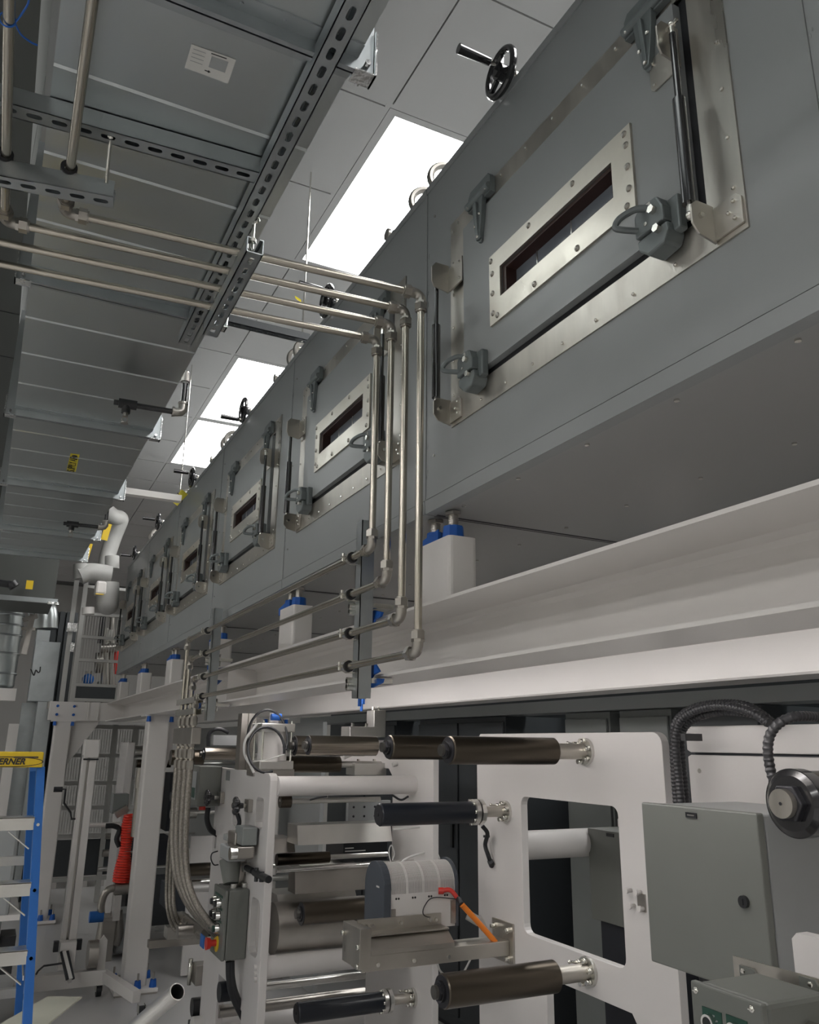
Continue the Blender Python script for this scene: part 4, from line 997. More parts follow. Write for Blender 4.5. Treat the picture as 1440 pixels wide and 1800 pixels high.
# bracket sheet, white block, push-button box in the lower right corner
b0 = P(1288,1680,X=1.28); 
t = thing('bracket_sheet','stainless sheet bracket behind the push-button box','bracket',(1.28,b0.y-.2,b0.z-.2))
m = MB(); m.prism([(b0.y,b0.z),(b0.y-.46,b0.z+.006),(b0.y-.46,b0.z-.33),(b0.y,b0.z-.10)],'x',1.28,1.284); m.build('sheet','brushed_steel',t)
q1 = P(1309,1706,X=1.28); q2_=P(1428,1730,X=1.28)
for q in (q1,q2_): m = MB(); m.sphere((1.275,q.y,q.z),.005,8,5,(.6,1,1)); m.build('screw','zinc_bolt',t)
m = MB(); m.prism(rr(q1.y-.030,q1.z-.05,q1.y+.008,q1.z+.008,.007)if False else [(q1.y+.008,q1.z+.008),(q1.y-.022,q1.z+.008),(q1.y-.030,q1.z),(q1.y-.030,q1.z-.05),(q1.y+.008,q1.z-.05)],'x',1.276,1.28); m.build('box_ear','box_olive',t); m = MB(); m.prism([(q2_.y+.022,q2_.z+.008),(q2_.y-.008,q2_.z+.008),(q2_.y-.014,q2_.z),(q2_.y-.014,q2_.z-.10),(q2_.y+.022,q2_.z-.08)],'x',1.276,1.28); m.build('box_ear','box_olive',t)
k0 = P(1400,1640,X=1.44)
m = MB(); m.prism([(k0.y+.012,k0.z-.012),(k0.y,k0.z),(k0.y-.4,k0.z),(k0.y-.4,.02),(k0.y+.012,.02)],'x',1.44,1.47)
tag(m.build('machine_side_plate','white_paint',None,(1.44,k0.y-.2,.02)),'white plate corner rising at the right edge above the bracket sheet','machine frame')
XC=1.10
c0 = P(1213,1722,X=XC); c1 = P(1338,1766,X=XC)
ya,yb = c1.y,c0.y; zt_ = (c0.z+c1.z)/2
t = thing('push_button_box','grey cast control box with green legend plates in the bottom right corner','control box',(XC+.06,(ya+yb)/2,zt_-.22))
m = MB(); m.box((XC+.014,ya+.002,zt_-.24),(XC+.155,yb-.002,zt_-.002)); m.build('box_body','box_olive',t,bevel=.008)
m = MB(); m.box((XC,ya,zt_-.24),(XC+.013,yb,zt_)); m.build('box_lid','box_olive',t,bevel=.003)
for x,y in ((1224,1741),(1322,1774)):
    q = P(x,y,X=XC); m = MB(); m.sphere((XC-.001,q.y,q.z),.0055,12,6,(.6,1,1)); m.box((XC-.0052,q.y-.004,q.z-.0008),(XC-.0035,q.y+.004,q.z+.0008)); m.build('lid_screw','zinc_bolt',t)
for (xa,xb,yy,txt) in ((1235,1268,1768,'STOP'),(1277,1313,1782,'READY')):
    A_=P(xa,yy,X=XC); B_=P(xb,yy,X=XC); h=.045
    m = MB(); m.box((XC-.0015,B_.y,A_.z-h),(XC,A_.y,A_.z)); lp_ = m.build('legend_plate','green_label',t)
    yc=(A_.y+B_.y)/2
    m = MB(); zz_ = A_.z-.009
    if txt == 'STOP': m.box((XC-.0021,yc+.004,zz_-.001),(XC-.0016,yc+.010,zz_+.001)); m.box((XC-.0021,yc-.006,zz_-.000),(XC-.0016,yc-.001,zz_+.002)); m.box((XC-.0021,yc-.012,zz_-.006),(XC-.0016,yc-.007,zz_-.004))
    else: m.box((XC-.0021,yc-.004,zz_-.001),(XC-.0016,yc+.006,zz_+.001))
    m.build('legend_print','cabinet_light',t,kind='stuff')
for x,y in ((1252,1797),(1296,1812)):
    q = P(x,y,X=XC); m = MB(); m.ring((XC-.012,q.y,q.z),(XC,q.y,q.z),.0125,.009,24); b__=m.build('button_ring','chrome',t); MB().cyl((XC-.010,q.y,q.z),(XC,q.y,q.z),.0088,20).build('button_cap','black_paint',b__)
m = MB(); m.cyl((XC+.10,ya,zt_-.045),(XC+.10,ya-.03,zt_-.045),.012,8); m.cyl((XC+.10,ya-.02,zt_-.045),(XC+.10,ya-.04,zt_-.045),.008,12); m.build('cable_gland','chrome',t)
# ================================================================ behind the right unit: cabinets and rails
XQ=2.60
cr = P(1440,1231,X=XQ)
solo('cable_tray', MB().box((XQ-.02,-1,cr.z),(XQ+.18,7.5,cr.z+.06)), 'cabinet_light', 'long grey cable tray above the cabinets behind the machine', 'cable tray')
def cab(y0,y1,label,z1=cr.z-.004,X=XQ+.02,m_='dark_panel',door=True):
    t = thing('control_cabinet', label, 'cabinet', (X+.2,(y0+y1)/2,0))
    m = MB(); m.box((X+.016,y0,.03),(X+.45,y1,z1)); m.build('cabinet_body',m_,t)
    m = MB(); m.box((X,y0+.012,.09),(X+.014,y1-.012,z1-.03)); m.build('cabinet_door',m_,t,bevel=.003)
    m = MB(); m.box((X-.014,y0+.05,1.0),(X,y0+.075,1.16)); m.build('door_handle','black_paint',t)
    m = MB(); m.box((X+.03,y0+.01,0),(X+.4,y1-.01,.03)); m.build('plinth','black_paint',t)
Ys=[(P(a,1270,X=XQ).y,P(b_,1270,X=XQ).y) for a,b_ in ((1170,1080),(1062,985),(880,800),(800,730),(1330,1190),(690,640),(640,600))]
labs=['dark grey cabinet behind the right end of the big side plate','dark grey cabinet behind the middle of the big side plate','dark cabinet behind the gap between the side plates, right one',
 'dark cabinet behind the gap between the side plates, left one','dark cabinet hidden behind the hoses','dark cabinet behind the far unit, right one','dark cabinet behind the far unit, left one']
for (a_,b_),l in zip(Ys,labs): cab(min(a_,b_),max(a_,b_),l, m_='cabinet_grey' if 'big side' in l else 'dark_panel')
solo('partition', MB().box((XQ+.48,-1,0),(XQ+.52,8,2.15)), 'dark_panel', 'dark partition closing the back of the machine bay', 'partition')
# enclosure seen through the opening
f0 = P(1033,1455,X=2.25); f1 = P(1092,1463,X=2.25); f2=P(1040,1662,X=2.25)
t = thing('electrical_enclosure','grey enclosure seen through the rounded opening, small black badge near its top','electrical box',(2.3,(f0.y+f1.y)/2-.1,f2.z))
m = MB(); m.box((2.25,f1.y-.25,f2.z+.10),(2.27,f0.y,f0.z)); m.build('enclosure_door','box_olive',t,bevel=.003)
m = MB(); m.box((2.275,f1.y-.25,f2.z+.10),(2.45,f0.y,f0.z)); m.build('enclosure_body','box_olive',t,bevel=.003)
q = P(1073,1468,X=2.25); MB().box((2.247,q.y-.022,q.z-.006),(2.25,q.y+.022,q.z+.006)).build('name_badge','black_paint',t)
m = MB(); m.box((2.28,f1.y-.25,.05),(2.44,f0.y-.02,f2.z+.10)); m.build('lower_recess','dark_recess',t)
solo('machine_side_plate', MB().box((2.50,2.42,.02),(2.53,2.97,1.30)), 'white_paint', 'white rear plate seen through the rounded opening behind the tie tube', 'machine frame')
for (x0,x1,lab) in ((925,985,'left'),):
    pass
# ================================================================ COATING MACHINE, LEFT UNIT
XO = 1.13
def py_(l): return [(P(x,y,X=XO).y, P(x,y,X=XO).z) for x,y in l]
A = P(383,1348,X=XO); B = P(476,1361,X=XO)
yA, yB = A.y, B.y; zT_ = (A.z+B.z)/2
unit2 = thing('machine_side_plate','white aisle-side plate of the roller machine with two long rounded slots','machine frame',(XO,(yA+yB)/2,0))
def slot(x0,y0,x1,y1,r=.012,X=XO):
    a = P(x0,(y0+y1)/2,X=X); b = P(x1,(y0+y1)/2,X=X); xm=(x0+x1)/2; t_ = P(xm,y0,X=X).z; u_=P(xm,y1,X=X).z
    return rr(b.y,u_,a.y,t_,min(r,(a.y-b.y)*.45,(t_-u_)*.45))
holes = [slot(449,1402,463,1456,.03), slot(438,1578,455,1683,.04), slot(408,1430,424,1452,.02), slot(424,1505,433,1545,.01), slot(377,1468,380,1492,.004)]
lowo = [(yA-.35,.02),(yA-.33,P(384,1712,X=XO).z-.02),(yA-.40,P(384,1712,X=XO).z-.0),(P(422,1775,X=XO).y,P(422,1775,X=XO).z-.02),(P(424,1800,X=XO).y,.02)]
lo = [(P(384,1712,X=XO).y,.02),(P(384,1712,X=XO).y,P(384,1712,X=XO).z),(P(400,1727,X=XO).y,P(400,1727,X=XO).z),(P(424,1778,X=XO).y,P(424,1778,X=XO).z),(P(424,1778,X=XO).y,.02)]
out = [(yA,.02),(yA,zT_),(yB+.03,zT_),(yB+.008,zT_-.008),(yB,zT_-.03),(yB,.02)]+lo[::-1]
m = MB(); m.prism(out,'x',XO,XO+.035,holes); m.build('side_plate','white_paint',unit2,bevel=.003)
q = P(401,1363,X=XO); MB().box((XO-.002,q.y-.04,q.z-.025),(XO,q.y+.035,q.z+.025)).build('name_plate','cabinet_grey',unit2)
# rear plate
FP_ = P(762,1300,X=XP).y; ya2 = P(690,1400,X=XP).y; ya3 = P(642,1740,X=XP).y
m = MB(); m.prism([(FP_,.02),(FP_,1.605),(FP_+.02,1.622),(4.7,1.622),(4.7,1.50),(ya2+.05,1.48),(ya2,1.44),(ya2,1.00),(ya3,.78),(ya3,.02)],'x',XP,XP+.03)
tag(m.build('machine_side_plate','white_paint',None,(XP,4,.02),bevel=.003),'white rear side plate of the far unit, left of the dark gap','machine frame')
def dep(x,Y,z): return Vector((x,Y,z)-EYE).dot(_f) if False else (Vector((x,Y,z))-EYE).dot(_f)
def hx(p0, p1, Y, rpx, mat_, label, name='roller', cap=None, zfrom=0, extra=None, n=40):
    "a roller lying across the machine between two measured ends"
    a = P(*p0, Y=Y); b = P(*p1, Y=Y); z = (a.z+b.z)/2; r = rpx/FPX*dep(a.x,Y,z)
    t = thing(name, label, 'roller' if name=='roller' else 'tube', (a.x,Y,z-r))
    m = MB(); m.cyl((a.x,Y,z),(b.x,Y,z),r,n); m.build('shell',mat_,t)
    if cap:
        m = MB(); m.cyl((a.x-.012,Y,z),(a.x,Y,z),r*.66,28); m.build('end_collar','black_gloss',t)
        MB().cyl((a.x-.003,Y,z),(a.x,Y,z),r*.95,28).build('end_plate','roll_end',t)
        m = MB(); m.cyl((a.x-.026,Y,z),(a.x-.010,Y,z),r*.40,20); m.build('bearing_cap','dark_steel',t)
    if b.x < XP-.01 or True:
        m = MB(); m.cyl((b.x,Y,z),(max(b.x+.02,XP),Y,z),r*.42,20); m.build('journal','aluminium',t)
    return t
XOI = XO+.035
for (p0,p1,lab) in (((488,1382),(750,1380),'upper white tie tube between the machine side plates'),((470,1700),(645,1679),'lower white tie tube between the machine side plates')):
    Yt = 3.66 if p0[1]<1500 else 3.70
    a = P(*p0,Y=Yt); r = (16.5 if p0[1]<1500 else 18)/FPX*dep(1.3,Yt,a.z)
    solo('tie_tube', MB().cyl((XOI,Yt,a.z),(XP,Yt,a.z),r,40), 'white_paint', lab, 'tube')
hx((542,1312),(660,1310),3.62,17,'anod_light','light bronze roller above the upper tie tube, left of the big dark pair',cap=True)
hx((518,1312),(640,1311),3.86,17,'anod_light','light bronze roller showing only its end cap behind the other one',cap=True)
hx((497,1343),(596,1344),4.05,14,'anodised','bronze roller just above the upper tie tube behind the air cylinder')
hx((359,1326),(415,1324),4.95,11,'anod_light','bright bronze roller between the pipe bundle and the steel mast',cap=True)
hx((300,1330),(357,1333),5.15,13,'anodised','bronze roller directly behind the pipe bundle')
hx((486,1511),(578,1507),3.95,10,'anodised','short dark bronze roller at mid height inside the machine')
hx((530,1605),(662,1597),3.50,19,'anodised','dark bronze roller with a black end cap low inside the machine',cap=True)
hx((478,1632),(640,1618),3.78,42,'mach_steel','big polished backing roll low inside the machine')
roller((727,1753),'black rubber tube roller at the bottom, bolted clamp hub beside the far white plate',1.30,.040,'black_roll',.155,.020,.040,6,True,False)
hx((385,1703+40),(460,1696+40),4.2,16,'black_roll','black roller seen through the lower opening of the aisle-side plate')
hx((385,1768),(640,1755),4.3,10,'mach_steel','thin steel roller near the floor inside the machine')
hx((340,1785),(640,1800),4.55,24,'white_paint','white tie tube near the floor inside the machine',name='tie_tube')
# thin shafts
def shaft(p0,p1,Y,rpx,m_,lab,cpl=None):
    a=P(*p0,Y=Y); b=P(*p1,Y=Y); r=rpx/FPX*dep(a.x,Y,a.z)
    t = thing('drive_shaft',lab,'shaft',tuple(a)); MB().cyl(a,b,r,16).build('rod',m_,t)
    if cpl:
        m = MB(); m.cyl(a-Vector((.0,0,0)),a+Vector((.05,0,0)),r*2.4,20); m.build('coupling','anodised',t)
    return t
shaft((492,1409),(668,1405),3.72,4.5,'aluminium','thin steel shaft with a bronze coupling under the upper tie tube',True)
shaft((486,1530),(765,1512),3.66,4.5,'chrome','thin bright shaft running across above the slotted housing')
def hbox(p0,p1,Y,d,h0,h1,m_,lab,name,cat):
    a=P(*p0,Y=Y); b=P(*p1,Y=Y); z0=P(p0[0],h1,Y=Y).z; z1=P(p0[0],h0,Y=Y).z
    return tag(MB().prism([(Y,z0),(Y+d*.15,z1),(Y+d,z1),(Y+d,z0)],'x',a.x,b.x).build(name,m_,None,(a.x,Y,z0)),lab,cat)
hbox((525,1460),(690,1460),3.75,.16,1452,1486,'aluminium','bright sloping metal beam across the machine at mid height','cross_beam','beam')
hbox((520,1545),(672,1545),3.70,.10,1532,1572,'mach_steel','grey boxed steel beam across the machine below the thin shaft','cross_beam','beam')
hbox((490,1585),(628,1580),3.86,.20,1575,1592,'aluminium','bright sheet tray above the big backing roll','drip_tray','tray')
hbox((480,1480),(520,1480),3.9,.2,1476,1500,'mach_steel','dark steel lump at the left end of the sloping bright beam','bearing_block','machine unit')
for k,(p,w,h,lab) in enumerate((((612,1430),.20,.14,'drilled grey mounting plate under the upper tie tube'),)):
    a=P(*p,Y=4.1); m=MB(); m.box((a.x,4.1,a.z-.09),(a.x+.24,4.13,a.z+.06)); t=tag(m.build('mounting_plate','cabinet_light',None,tuple(a)),lab,'plate')
    m=MB()
    for u in range(4):
        for v in range(3): m.cyl((a.x+.03+u*.06,4.098,a.z-.06+v*.045),(a.x+.03+u*.06,4.10,a.z-.06+v*.045),.006,8)
    m.build('plate_holes','black_paint',t,kind='stuff')
# dark box with text-like label, cabinets inside
a = P(604,1480,Y=4.35); m=MB(); m.box((a.x,4.35,a.z-.10),(a.x+.26,4.6,a.z)); t=tag(m.build('sensor_box','black_paint',None,tuple(a)),'black box standing on a shelf inside the machine','machine unit')
m=MB(); m.box((a.x+.01,4.348,a.z-.05),(a.x+.13,4.35,a.z-.045)); m.box((a.x+.01,4.348,a.z-.035),(a.x+.06,4.35,a.z-.03)); m.build('box_print','paper_white',t)
solo('shelf_plate', MB().box((a.x-.25,4.3,a.z-.125),(XP-.01,4.7,a.z-.102)), 'mach_steel', 'dark steel shelf carrying the black box inside the machine', 'shelf')
# bearing housings and white wires
def block(p,Y,w,h,d,lab,m_='aluminium',bolts=2):
    a=P(*p,Y=Y); t=thing('bearing_block',lab,'machine unit',tuple(a))
    m=MB(); m.box((a.x-w/2,Y,a.z-h/2),(a.x+w/2,Y+d,a.z+h/2)); m.build('housing',m_,t,bevel=.003)
    for k in range(bolts):
        m=MB(); x=a.x-w/2+w*(k+.5)/bolts; m.cyl((x,Y+d/2,a.z+h/2),(x,Y+d/2,a.z+h/2+.018),.009,6); m.build('bolt','zinc_bolt',t)
    return t
block((640,1286),4.0,.16,.05,.12,'silver bearing block behind the light bronze roller')
block((668,1272),4.05,.07,.14,.10,'upright silver bracket right of the bearing block')
block((652,1352),4.0,.18,.06,.12,'silver bearing block between the roller pair and the tie tube')
block((545,1340),4.3,.3,.05,.10,'long grey rail piece behind the bronze rollers','cabinet_light',0)
def wire(pts,Y,r,m_,lab,name='cable',n=8):
    ps=[P(x,y,Y=Y+(dy[0] if dy else 0)) for x,y,*dy in pts]
    return tag(MB().tube(spline(ps,8),r,n).build(name,m_,None,tuple(ps[0])),lab,'cable')
wire([(604,1332),(625,1322),(640,1312)],3.75,.010,'wire_white','thick white cable leaving the bearing block to the left')
wire([(690,1345),(710,1342),(722,1355),(727,1368)],3.85,.010,'wire_white','white cable bending down over the tie tube')
wire([(690,1458),(725,1455),(755,1452),(765,1462)],3.6,.005,'wire_white','white wire bundle drooping left of the gap, upper')
wire([(700,1530),(710,1512),(740,1500),(765,1498),(775,1515)],3.55,.005,'wire_white','white wire bundle above the slotted housing')
wire([(692,1535),(684,1500),(688,1486),(693,1500),(690,1512)],3.5,.003,'wire_white','white wire loop standing above the slotted housing')
wire([(768,1690),(775,1708),(790,1716),(812,1712),(828,1685)],3.1,.004,'wire_white','white wire sagging below the bracket arm')
wire([(545,1406),(560,1402),(575,1400)],3.62,.004,'black_rubber','short black wire under the upper tie tube')
wire([(690,1398),(705,1406),(718,1400)],3.62,.005,'black_rubber','black wire sagging under the right end of the tie tube')
# pneumatic cylinder on top with black air loops
a0=P(447,1352,Y=3.95); a1=P(506,1352,Y=3.95); zt2=P(476,1272,Y=3.95).z; xm=(a0.x+a1.x)/2; w=(a1.x-a0.x)
t=thing('air_cylinder','pale air cylinder with four tie rods standing on top of the machine','cylinder',(xm,3.95,a0.z))
m=MB(); m.cyl((xm,3.95,a0.z+.03),(xm,3.95,zt2-.03),w*.42,32); m.build('barrel','white_plastic',t)
for n_,za_,zb__ in (('base_cap',a0.z,a0.z+.04),('top_cap',zt2-.04,zt2)):
    m=MB(); m.box((xm-w/2,3.95-w/2,za_),(xm+w/2,3.95+w/2,zb__)); m.build(n_,'aluminium',t,bevel=.004)
for sx in (-1,1):
    for sy in (-1,1): MB().cyl((xm+sx*w*.42,3.95+sy*w*.42,a0.z),(xm+sx*w*.42,3.95+sy*w*.42,zt2+.012),.005,8).build('tie_rod','zinc_bolt',t)
m=MB(); m.cyl((xm,3.95,zt2),(xm,3.95,zt2+.05),.022,20); m.build('port_boss','white_plastic',t)
m=MB(); m.cyl((xm-.03,3.9,zt2+.03),(xm+.02,3.9,zt2+.03),.016,12); m.build('taped_fitting','blue_tape',t)
q_=P(478,1356,Y=3.95); m=MB(); m.box((xm-w*.6,3.9,zT_-.02),(xm+w*.6,4.02,a0.z)); m.build('cylinder_foot','mach_steel',t)
def loop(cx,cy,rx,ry,a0_,a1_,Y,r,m_,lab):
    ps=[P(cx+rx*math.cos(math.radians(t_)),cy-ry*math.sin(math.radians(t_)),Y=Y+.05*math.sin(math.radians(t_))) for t_ in range(a0_,a1_+1,12)]
    return tag(MB().tube(ps,r,8).build('air_hose',m_,None,tuple(ps[0])),lab,'hose')
loop(470,1300,35,52,-20,200,3.85,.006,'black_rubber','large black air hose loop above the air cylinder')
loop(468,1318,32,40,-10,290,3.80,.0065,'black_rubber','black air hose loop around the air cylinder')
wire([(452,1272),(432,1300),(430,1325),(440,1345),(446,1358)],3.82,.006,'wire_white','white air tube curving down left of the air cylinder')
wire([(438,1340),(470,1335),(500,1326)],3.78,.0022,'wire_white','thin white tie across the air cylinder')
# steel mast
a=P(433,1345,Y=4.2); m=MB(); w=P(446,1345,Y=4.2).x-P(420,1345,Y=4.2).x
zt3=P(433,1254,Y=4.2).z; m.box((a.x-w/2,4.2,zT_-.05),(a.x-w*.12,4.2+w,zt3)); m.box((a.x-w*.04,4.2,zT_-.05),(a.x+w/2,4.2+w,zt3)); m.box((a.x-w*.12,4.21,zT_-.05),(a.x-w*.04,4.2+w,zt3))
solo('steel_mast', m, 'mach_steel', 'ribbed steel mast rising left of the air cylinder', 'post')
hbox((375,1310),(424,1310),4.75,.05,1292,1310,'cabinet_light','pale grey rail box behind the bright bronze roller','cross_beam','beam')
wire([(366,1312),(367,1292),(376,1283),(388,1282),(402,1288)],4.7,.010,'black_rubber','black cable arching over the pale rail box')
# olive readout box
Yb = P(383,1350,X=XO).y-.10
a=P(349,1384,Y=Yb); z1=P(349,1347,Y=Yb).z; z0=P(349,1418,Y=Yb).z
t=thing('readout_box','olive instrument box with a narrow display at the aisle-side plate corner','control box',(a.x+.05,Yb+.1,z0))
MB().box((a.x,Yb,z0),(XO+.0,Yb+.26,z1)).build('box_body','box_olive',t,bevel=.004)
MB().box((a.x-.003,Yb+.05,z0+.03),(a.x,Yb+.21,z1-.03)).build('display','cabinet_light',t)
m=MB(); m.box((a.x-.005,Yb+.07,z0+.04),(a.x-.003,Yb+.19,z0+.09)); m.build('legend_plate','green_label',t)
m=MB(); m.cyl((XO-.08,Yb+.05,z0-.02),(XO-.08,Yb+.05,z0),.018,12); m.build('cable_gland','red_plastic',t)
wire([(366,1420),(364,1440),(370,1458),(384,1468)],Yb+.05,.014,'black_rubber','thick black cable leaving the bottom of the olive instrument box')
# star knobs on rods
def knob(blk, kx, lab, X=XO):
    b=P(*blk,X=X); xk=P(kx,blk[1],Y=b.y).x
    t=thing('star_knob',lab,'knob',(xk,b.y,b.z))
    MB().box((X-.022,b.y-.035,b.z-.028),(X,b.y+.035,b.z+.028)).build('guide_block','mach_steel',t,bevel=.002)
    MB().cyl((xk,b.y,b.z),(X-.02,b.y,b.z),.009,10).build('spindle','aluminium',t)
    m=MB(); m.cyl((xk-.012,b.y,b.z),(xk+.028,b.y,b.z),.018,14,.012)
    for k in range(6):
        t_=k*math.pi/2.5; m.sphere((xk-.006,b.y+.024*math.cos(t_),b.z+.024*math.sin(t_)),.019,10,7,(.8,1,1))
    m.build('knob_head','black_gloss',t)
knob((392,1402),367,'left black star knob on the aisle-side plate, in front of the olive box')
knob((441,1416),417,'right black star knob on the aisle-side plate')
# regulator stack
b=P(405,1500,X=XO-.02)
t=thing('air_regulator','grey metal valve and filter stack with a tapered bowl on the aisle-side plate','valve',tuple(b))
def at(x,y,X=XO-.04): return P(x,y,X=X)
def vb(x0,y0,x1,y1,X0,X1,m_,n_):
    c=P((x0+x1)/2,(y0+y1)/2,X=X0); ya_=P(x1,(y0+y1)/2,X=X0).y; yb_=P(x0,(y0+y1)/2,X=X0).y; z1_=P((x0+x1)/2,y0,X=X0).z; z0_=P((x0+x1)/2,y1,X=X0).z
    MB().box((X0,ya_,z0_),(X1,yb_,z1_)).build(n_,m_,t,bevel=.006)
vb(400,1461,413,1487,XO-.09,XO-.03,'mach_steel','valve_body'); vb(413,1452,426,1485,XO-.08,XO-.01,'cabinet_grey','valve_body')
vb(386,1485,402,1512,XO-.11,XO-.03,'cabinet_light','filter_head'); vb(400,1485,416,1508,XO-.10,XO-.02,'mach_steel','valve_body')
vb(392,1466,400,1478,XO-.07,XO-.02,'cabinet_light','port_block')
c0_=at(405,1512,XO-.07); c1_=at(406,1553,XO-.07); MB().cyl(c0_,c1_,.050,24,.034).build('filter_bowl','box_olive',t)
q=at(404,1501,XO-.13); m=MB(); m.cyl(q,q+Vector((.03,0,0)),.026,20); m.build('gauge','chrome',t)
MB().box((XO-.03,P(433,1500,X=XO).y,P(428,1600,X=XO).z),(XO-.0,P(426,1500,X=XO).y,P(428,1466,X=XO).z)).build('mounting_rail','mach_steel',t)
wire([(383,1496),(373,1500),(371,1510),(376,1520),(384,1520)],P(384,1510,X=XO-.1).y,.003,'black_rubber','thin black wire loop left of the regulator stack')
wire([(417,1430),(421,1445),(417,1456)],P(418,1445,X=XO-.04).y,.010,'black_rubber','black cable dropping into the valve stack')
# control box with buttons
q=P(440,1562,X=XO); Yc=q.y; a=P(397,1566,Y=Yc); z0=P(395,1690,Y=Yc).z; z1=a.z
y1_=P(377,1556,X=a.x).y
t=thing('push_button_box','grey control box with lever switches and a red emergency button on the aisle-side plate','control box',(a.x+.06,Yc+.1,z0))
MB().box((a.x+.016,Yc,z0),(XO-.001,y1_,z1)).build('box_body','box_olive',t,bevel=.006)
MB().box((a.x,Yc,z0),(a.x+.014,y1_,z1)).build('box_lid','box_olive',t,bevel=.003)
dy=y1_-Yc; dz=z1-z0
for k,fz in enumerate((.78,.60,.42)):
    zz=z0+dz*fz
    for j,fy in enumerate((.35,.68)):
        yy=Yc+dy*fy; m=MB(); m.cyl((a.x-.022,yy,zz),(a.x,yy,zz),.019,20,.021); m.build('button_ring','chrome',t)
        m=MB(); m.cyl((a.x-.030,yy,zz),(a.x-.022,yy,zz),.013,14); m.build('button_cap',('black_paint','black_paint','green_label')[k],t)
    MB().box((a.x-.002,Yc+dy*.2,zz+.024),(a.x,Yc+dy*.85,zz+.034)).build('legend_plate','green_label',t)
m=MB(); m.cyl((a.x-.004,Yc+dy*.45,z0+dz*.20),(a.x,Yc+dy*.45,z0+dz*.20),.036,24); m.build('yellow_ring','yellow',t)
m=MB(); m.cyl((a.x-.03,Yc+dy*.45,z0+dz*.20),(a.x-.004,Yc+dy*.45,z0+dz*.20),.014,16); m.cyl((a.x-.048,Yc+dy*.45,z0+dz*.20),(a.x-.03,Yc+dy*.45,z0+dz*.20),.026,20,.022); m.build('emergency_button','red_plastic',t)
MB().box((a.x-.05,Yc+dy*.62,z0+dz*.10),(a.x-.046,Yc+dy*.95,z0+dz*.28)).build('blue_tag','blue_rail',t)
for j in (0,1): 
    m=MB(); m.cyl((a.x+.05+.05*j,Yc+.06,z1),(a.x+.05+.05*j,Yc+.06,z1+.018),.014,12); m.build('cable_gland','aluminium',t)
# heavy black cables below it
for k,dx in enumerate((0,.026)):
    p_=[P(402+5*k,1690,Y=Yc+.03),P(403+5*k,1720,Y=Yc+.03),P(409+6*k,1750,Y=Yc+.04),P(428+5*k,1790,Y=Yc+.06),P(440+5*k,1815,Y=Yc+.08)]
    tag(MB().tube(spline(p_,8),.014,12).build('power_cable','black_rubber',None,tuple(p_[0])),('left' if k==0 else 'right')+' thick black cable curving out below the push-button box','cable')
# black nozzle on plate
q=P(441,1525,X=XO); t=thing('clamp_nozzle','black clamp nozzle pointing right on the aisle-side plate edge','fitting',tuple(q))
m=MB(); xx=XO-.02; yy=q.y
d=Vector((.0,-1,0)); m.cyl((xx,yy,q.z),(xx,yy-.10,q.z),.013,12); m.cyl((xx,yy-.13,q.z-.002),(xx,yy-.34,q.z-.002),.015,12); m.cyl((xx,yy-.16,q.z+.02),(xx,yy-.16,q.z-.035),.009,8); m.cyl((xx,yy-.24,q.z+.015),(xx,yy-.24,q.z-.025),.011,8); m.build('nozzle','black_paint',t)
m=MB(); m.cyl((xx+.02,yy+.02,q.z),(xx-.012,yy+.02,q.z),.02,14); m.build('flange','aluminium',t)
# bolts on the plate
for (x0,y0,lab) in ((452,1700,'lower'),):
    m=MB()
    for yy_ in (1700,1712,1722): q=P(451,yy_,X=XO); m.cyl((XO-.012,q.y,q.z),(XO,q.y,q.z),.010,8)
    m.build('white_bolts','white_paint',unit2,kind='stuff')
# rotary unions where the braided hoses arrive
q=P(345,1632,X=1.02)
t=thing('rotary_union','steel manifold where the braided hoses join, left of the push-button box','valve',tuple(q))
MB().cyl((.93,q.y,q.z-.01),(1.10,q.y,q.z-.01),.032,20).build('union_body','mach_steel',t)
MB().cyl((1.02,q.y-.18,q.z+.01),(1.02,q.y+.35,q.z+.0),.020,16).build('header_pipe','fitting_steel',t)
MB().cyl((1.05,q.y-.05,q.z-.005),(1.12,q.y-.05,q.z-.005),.026,16).build('black_joint','black_paint',t)
for k in range(4): MB().cyl((1.02,q.y-.1+.11*k,q.z-.004),(1.02,q.y-.065+.11*k,q.z-.004),.028,6).build('hose_nut','fitting_steel',t)
# tool tray / rails on the floor side
hbox((295,1635),(345,1635),4.9,.10,1632,1652,'aluminium','bright low rail bracket left of the aisle-side plate','cross_beam','beam')
hbox((262,1662),(352,1668),5.3,.06,1655,1668,'mach_steel','low steel rail running across behind the near column','cross_beam','beam')
a=P(310,1590,Y=5.9); 
# floor-side servo and pedal bits left of the leg
q=P(338,1720,X=1.17); t=thing('foot_valve','small black and steel floor valve beside the aisle-side plate leg','valve',(1.17,q.y,max(0.02,q.z-.25)))
MB().box((1.17,q.y-.08,q.z-.02),(1.30,q.y+.02,q.z+.08)).build('valve_body','mach_steel',t,bevel=.004)
MB().cyl((1.155,q.y,q.z-.03),(1.155,q.y,q.z+.10),.012,10).build('stem','zinc_bolt',t)
MB().cyl((1.17,q.y-.04,q.z-.13),(1.25,q.y-.04,q.z-.13),.045,18).build('round_motor','black_paint',t)
MB().box((1.165,q.y-.1,max(0,q.z-.28)),(1.24,q.y,q.z-.20)).build('lower_block','black_paint',t)
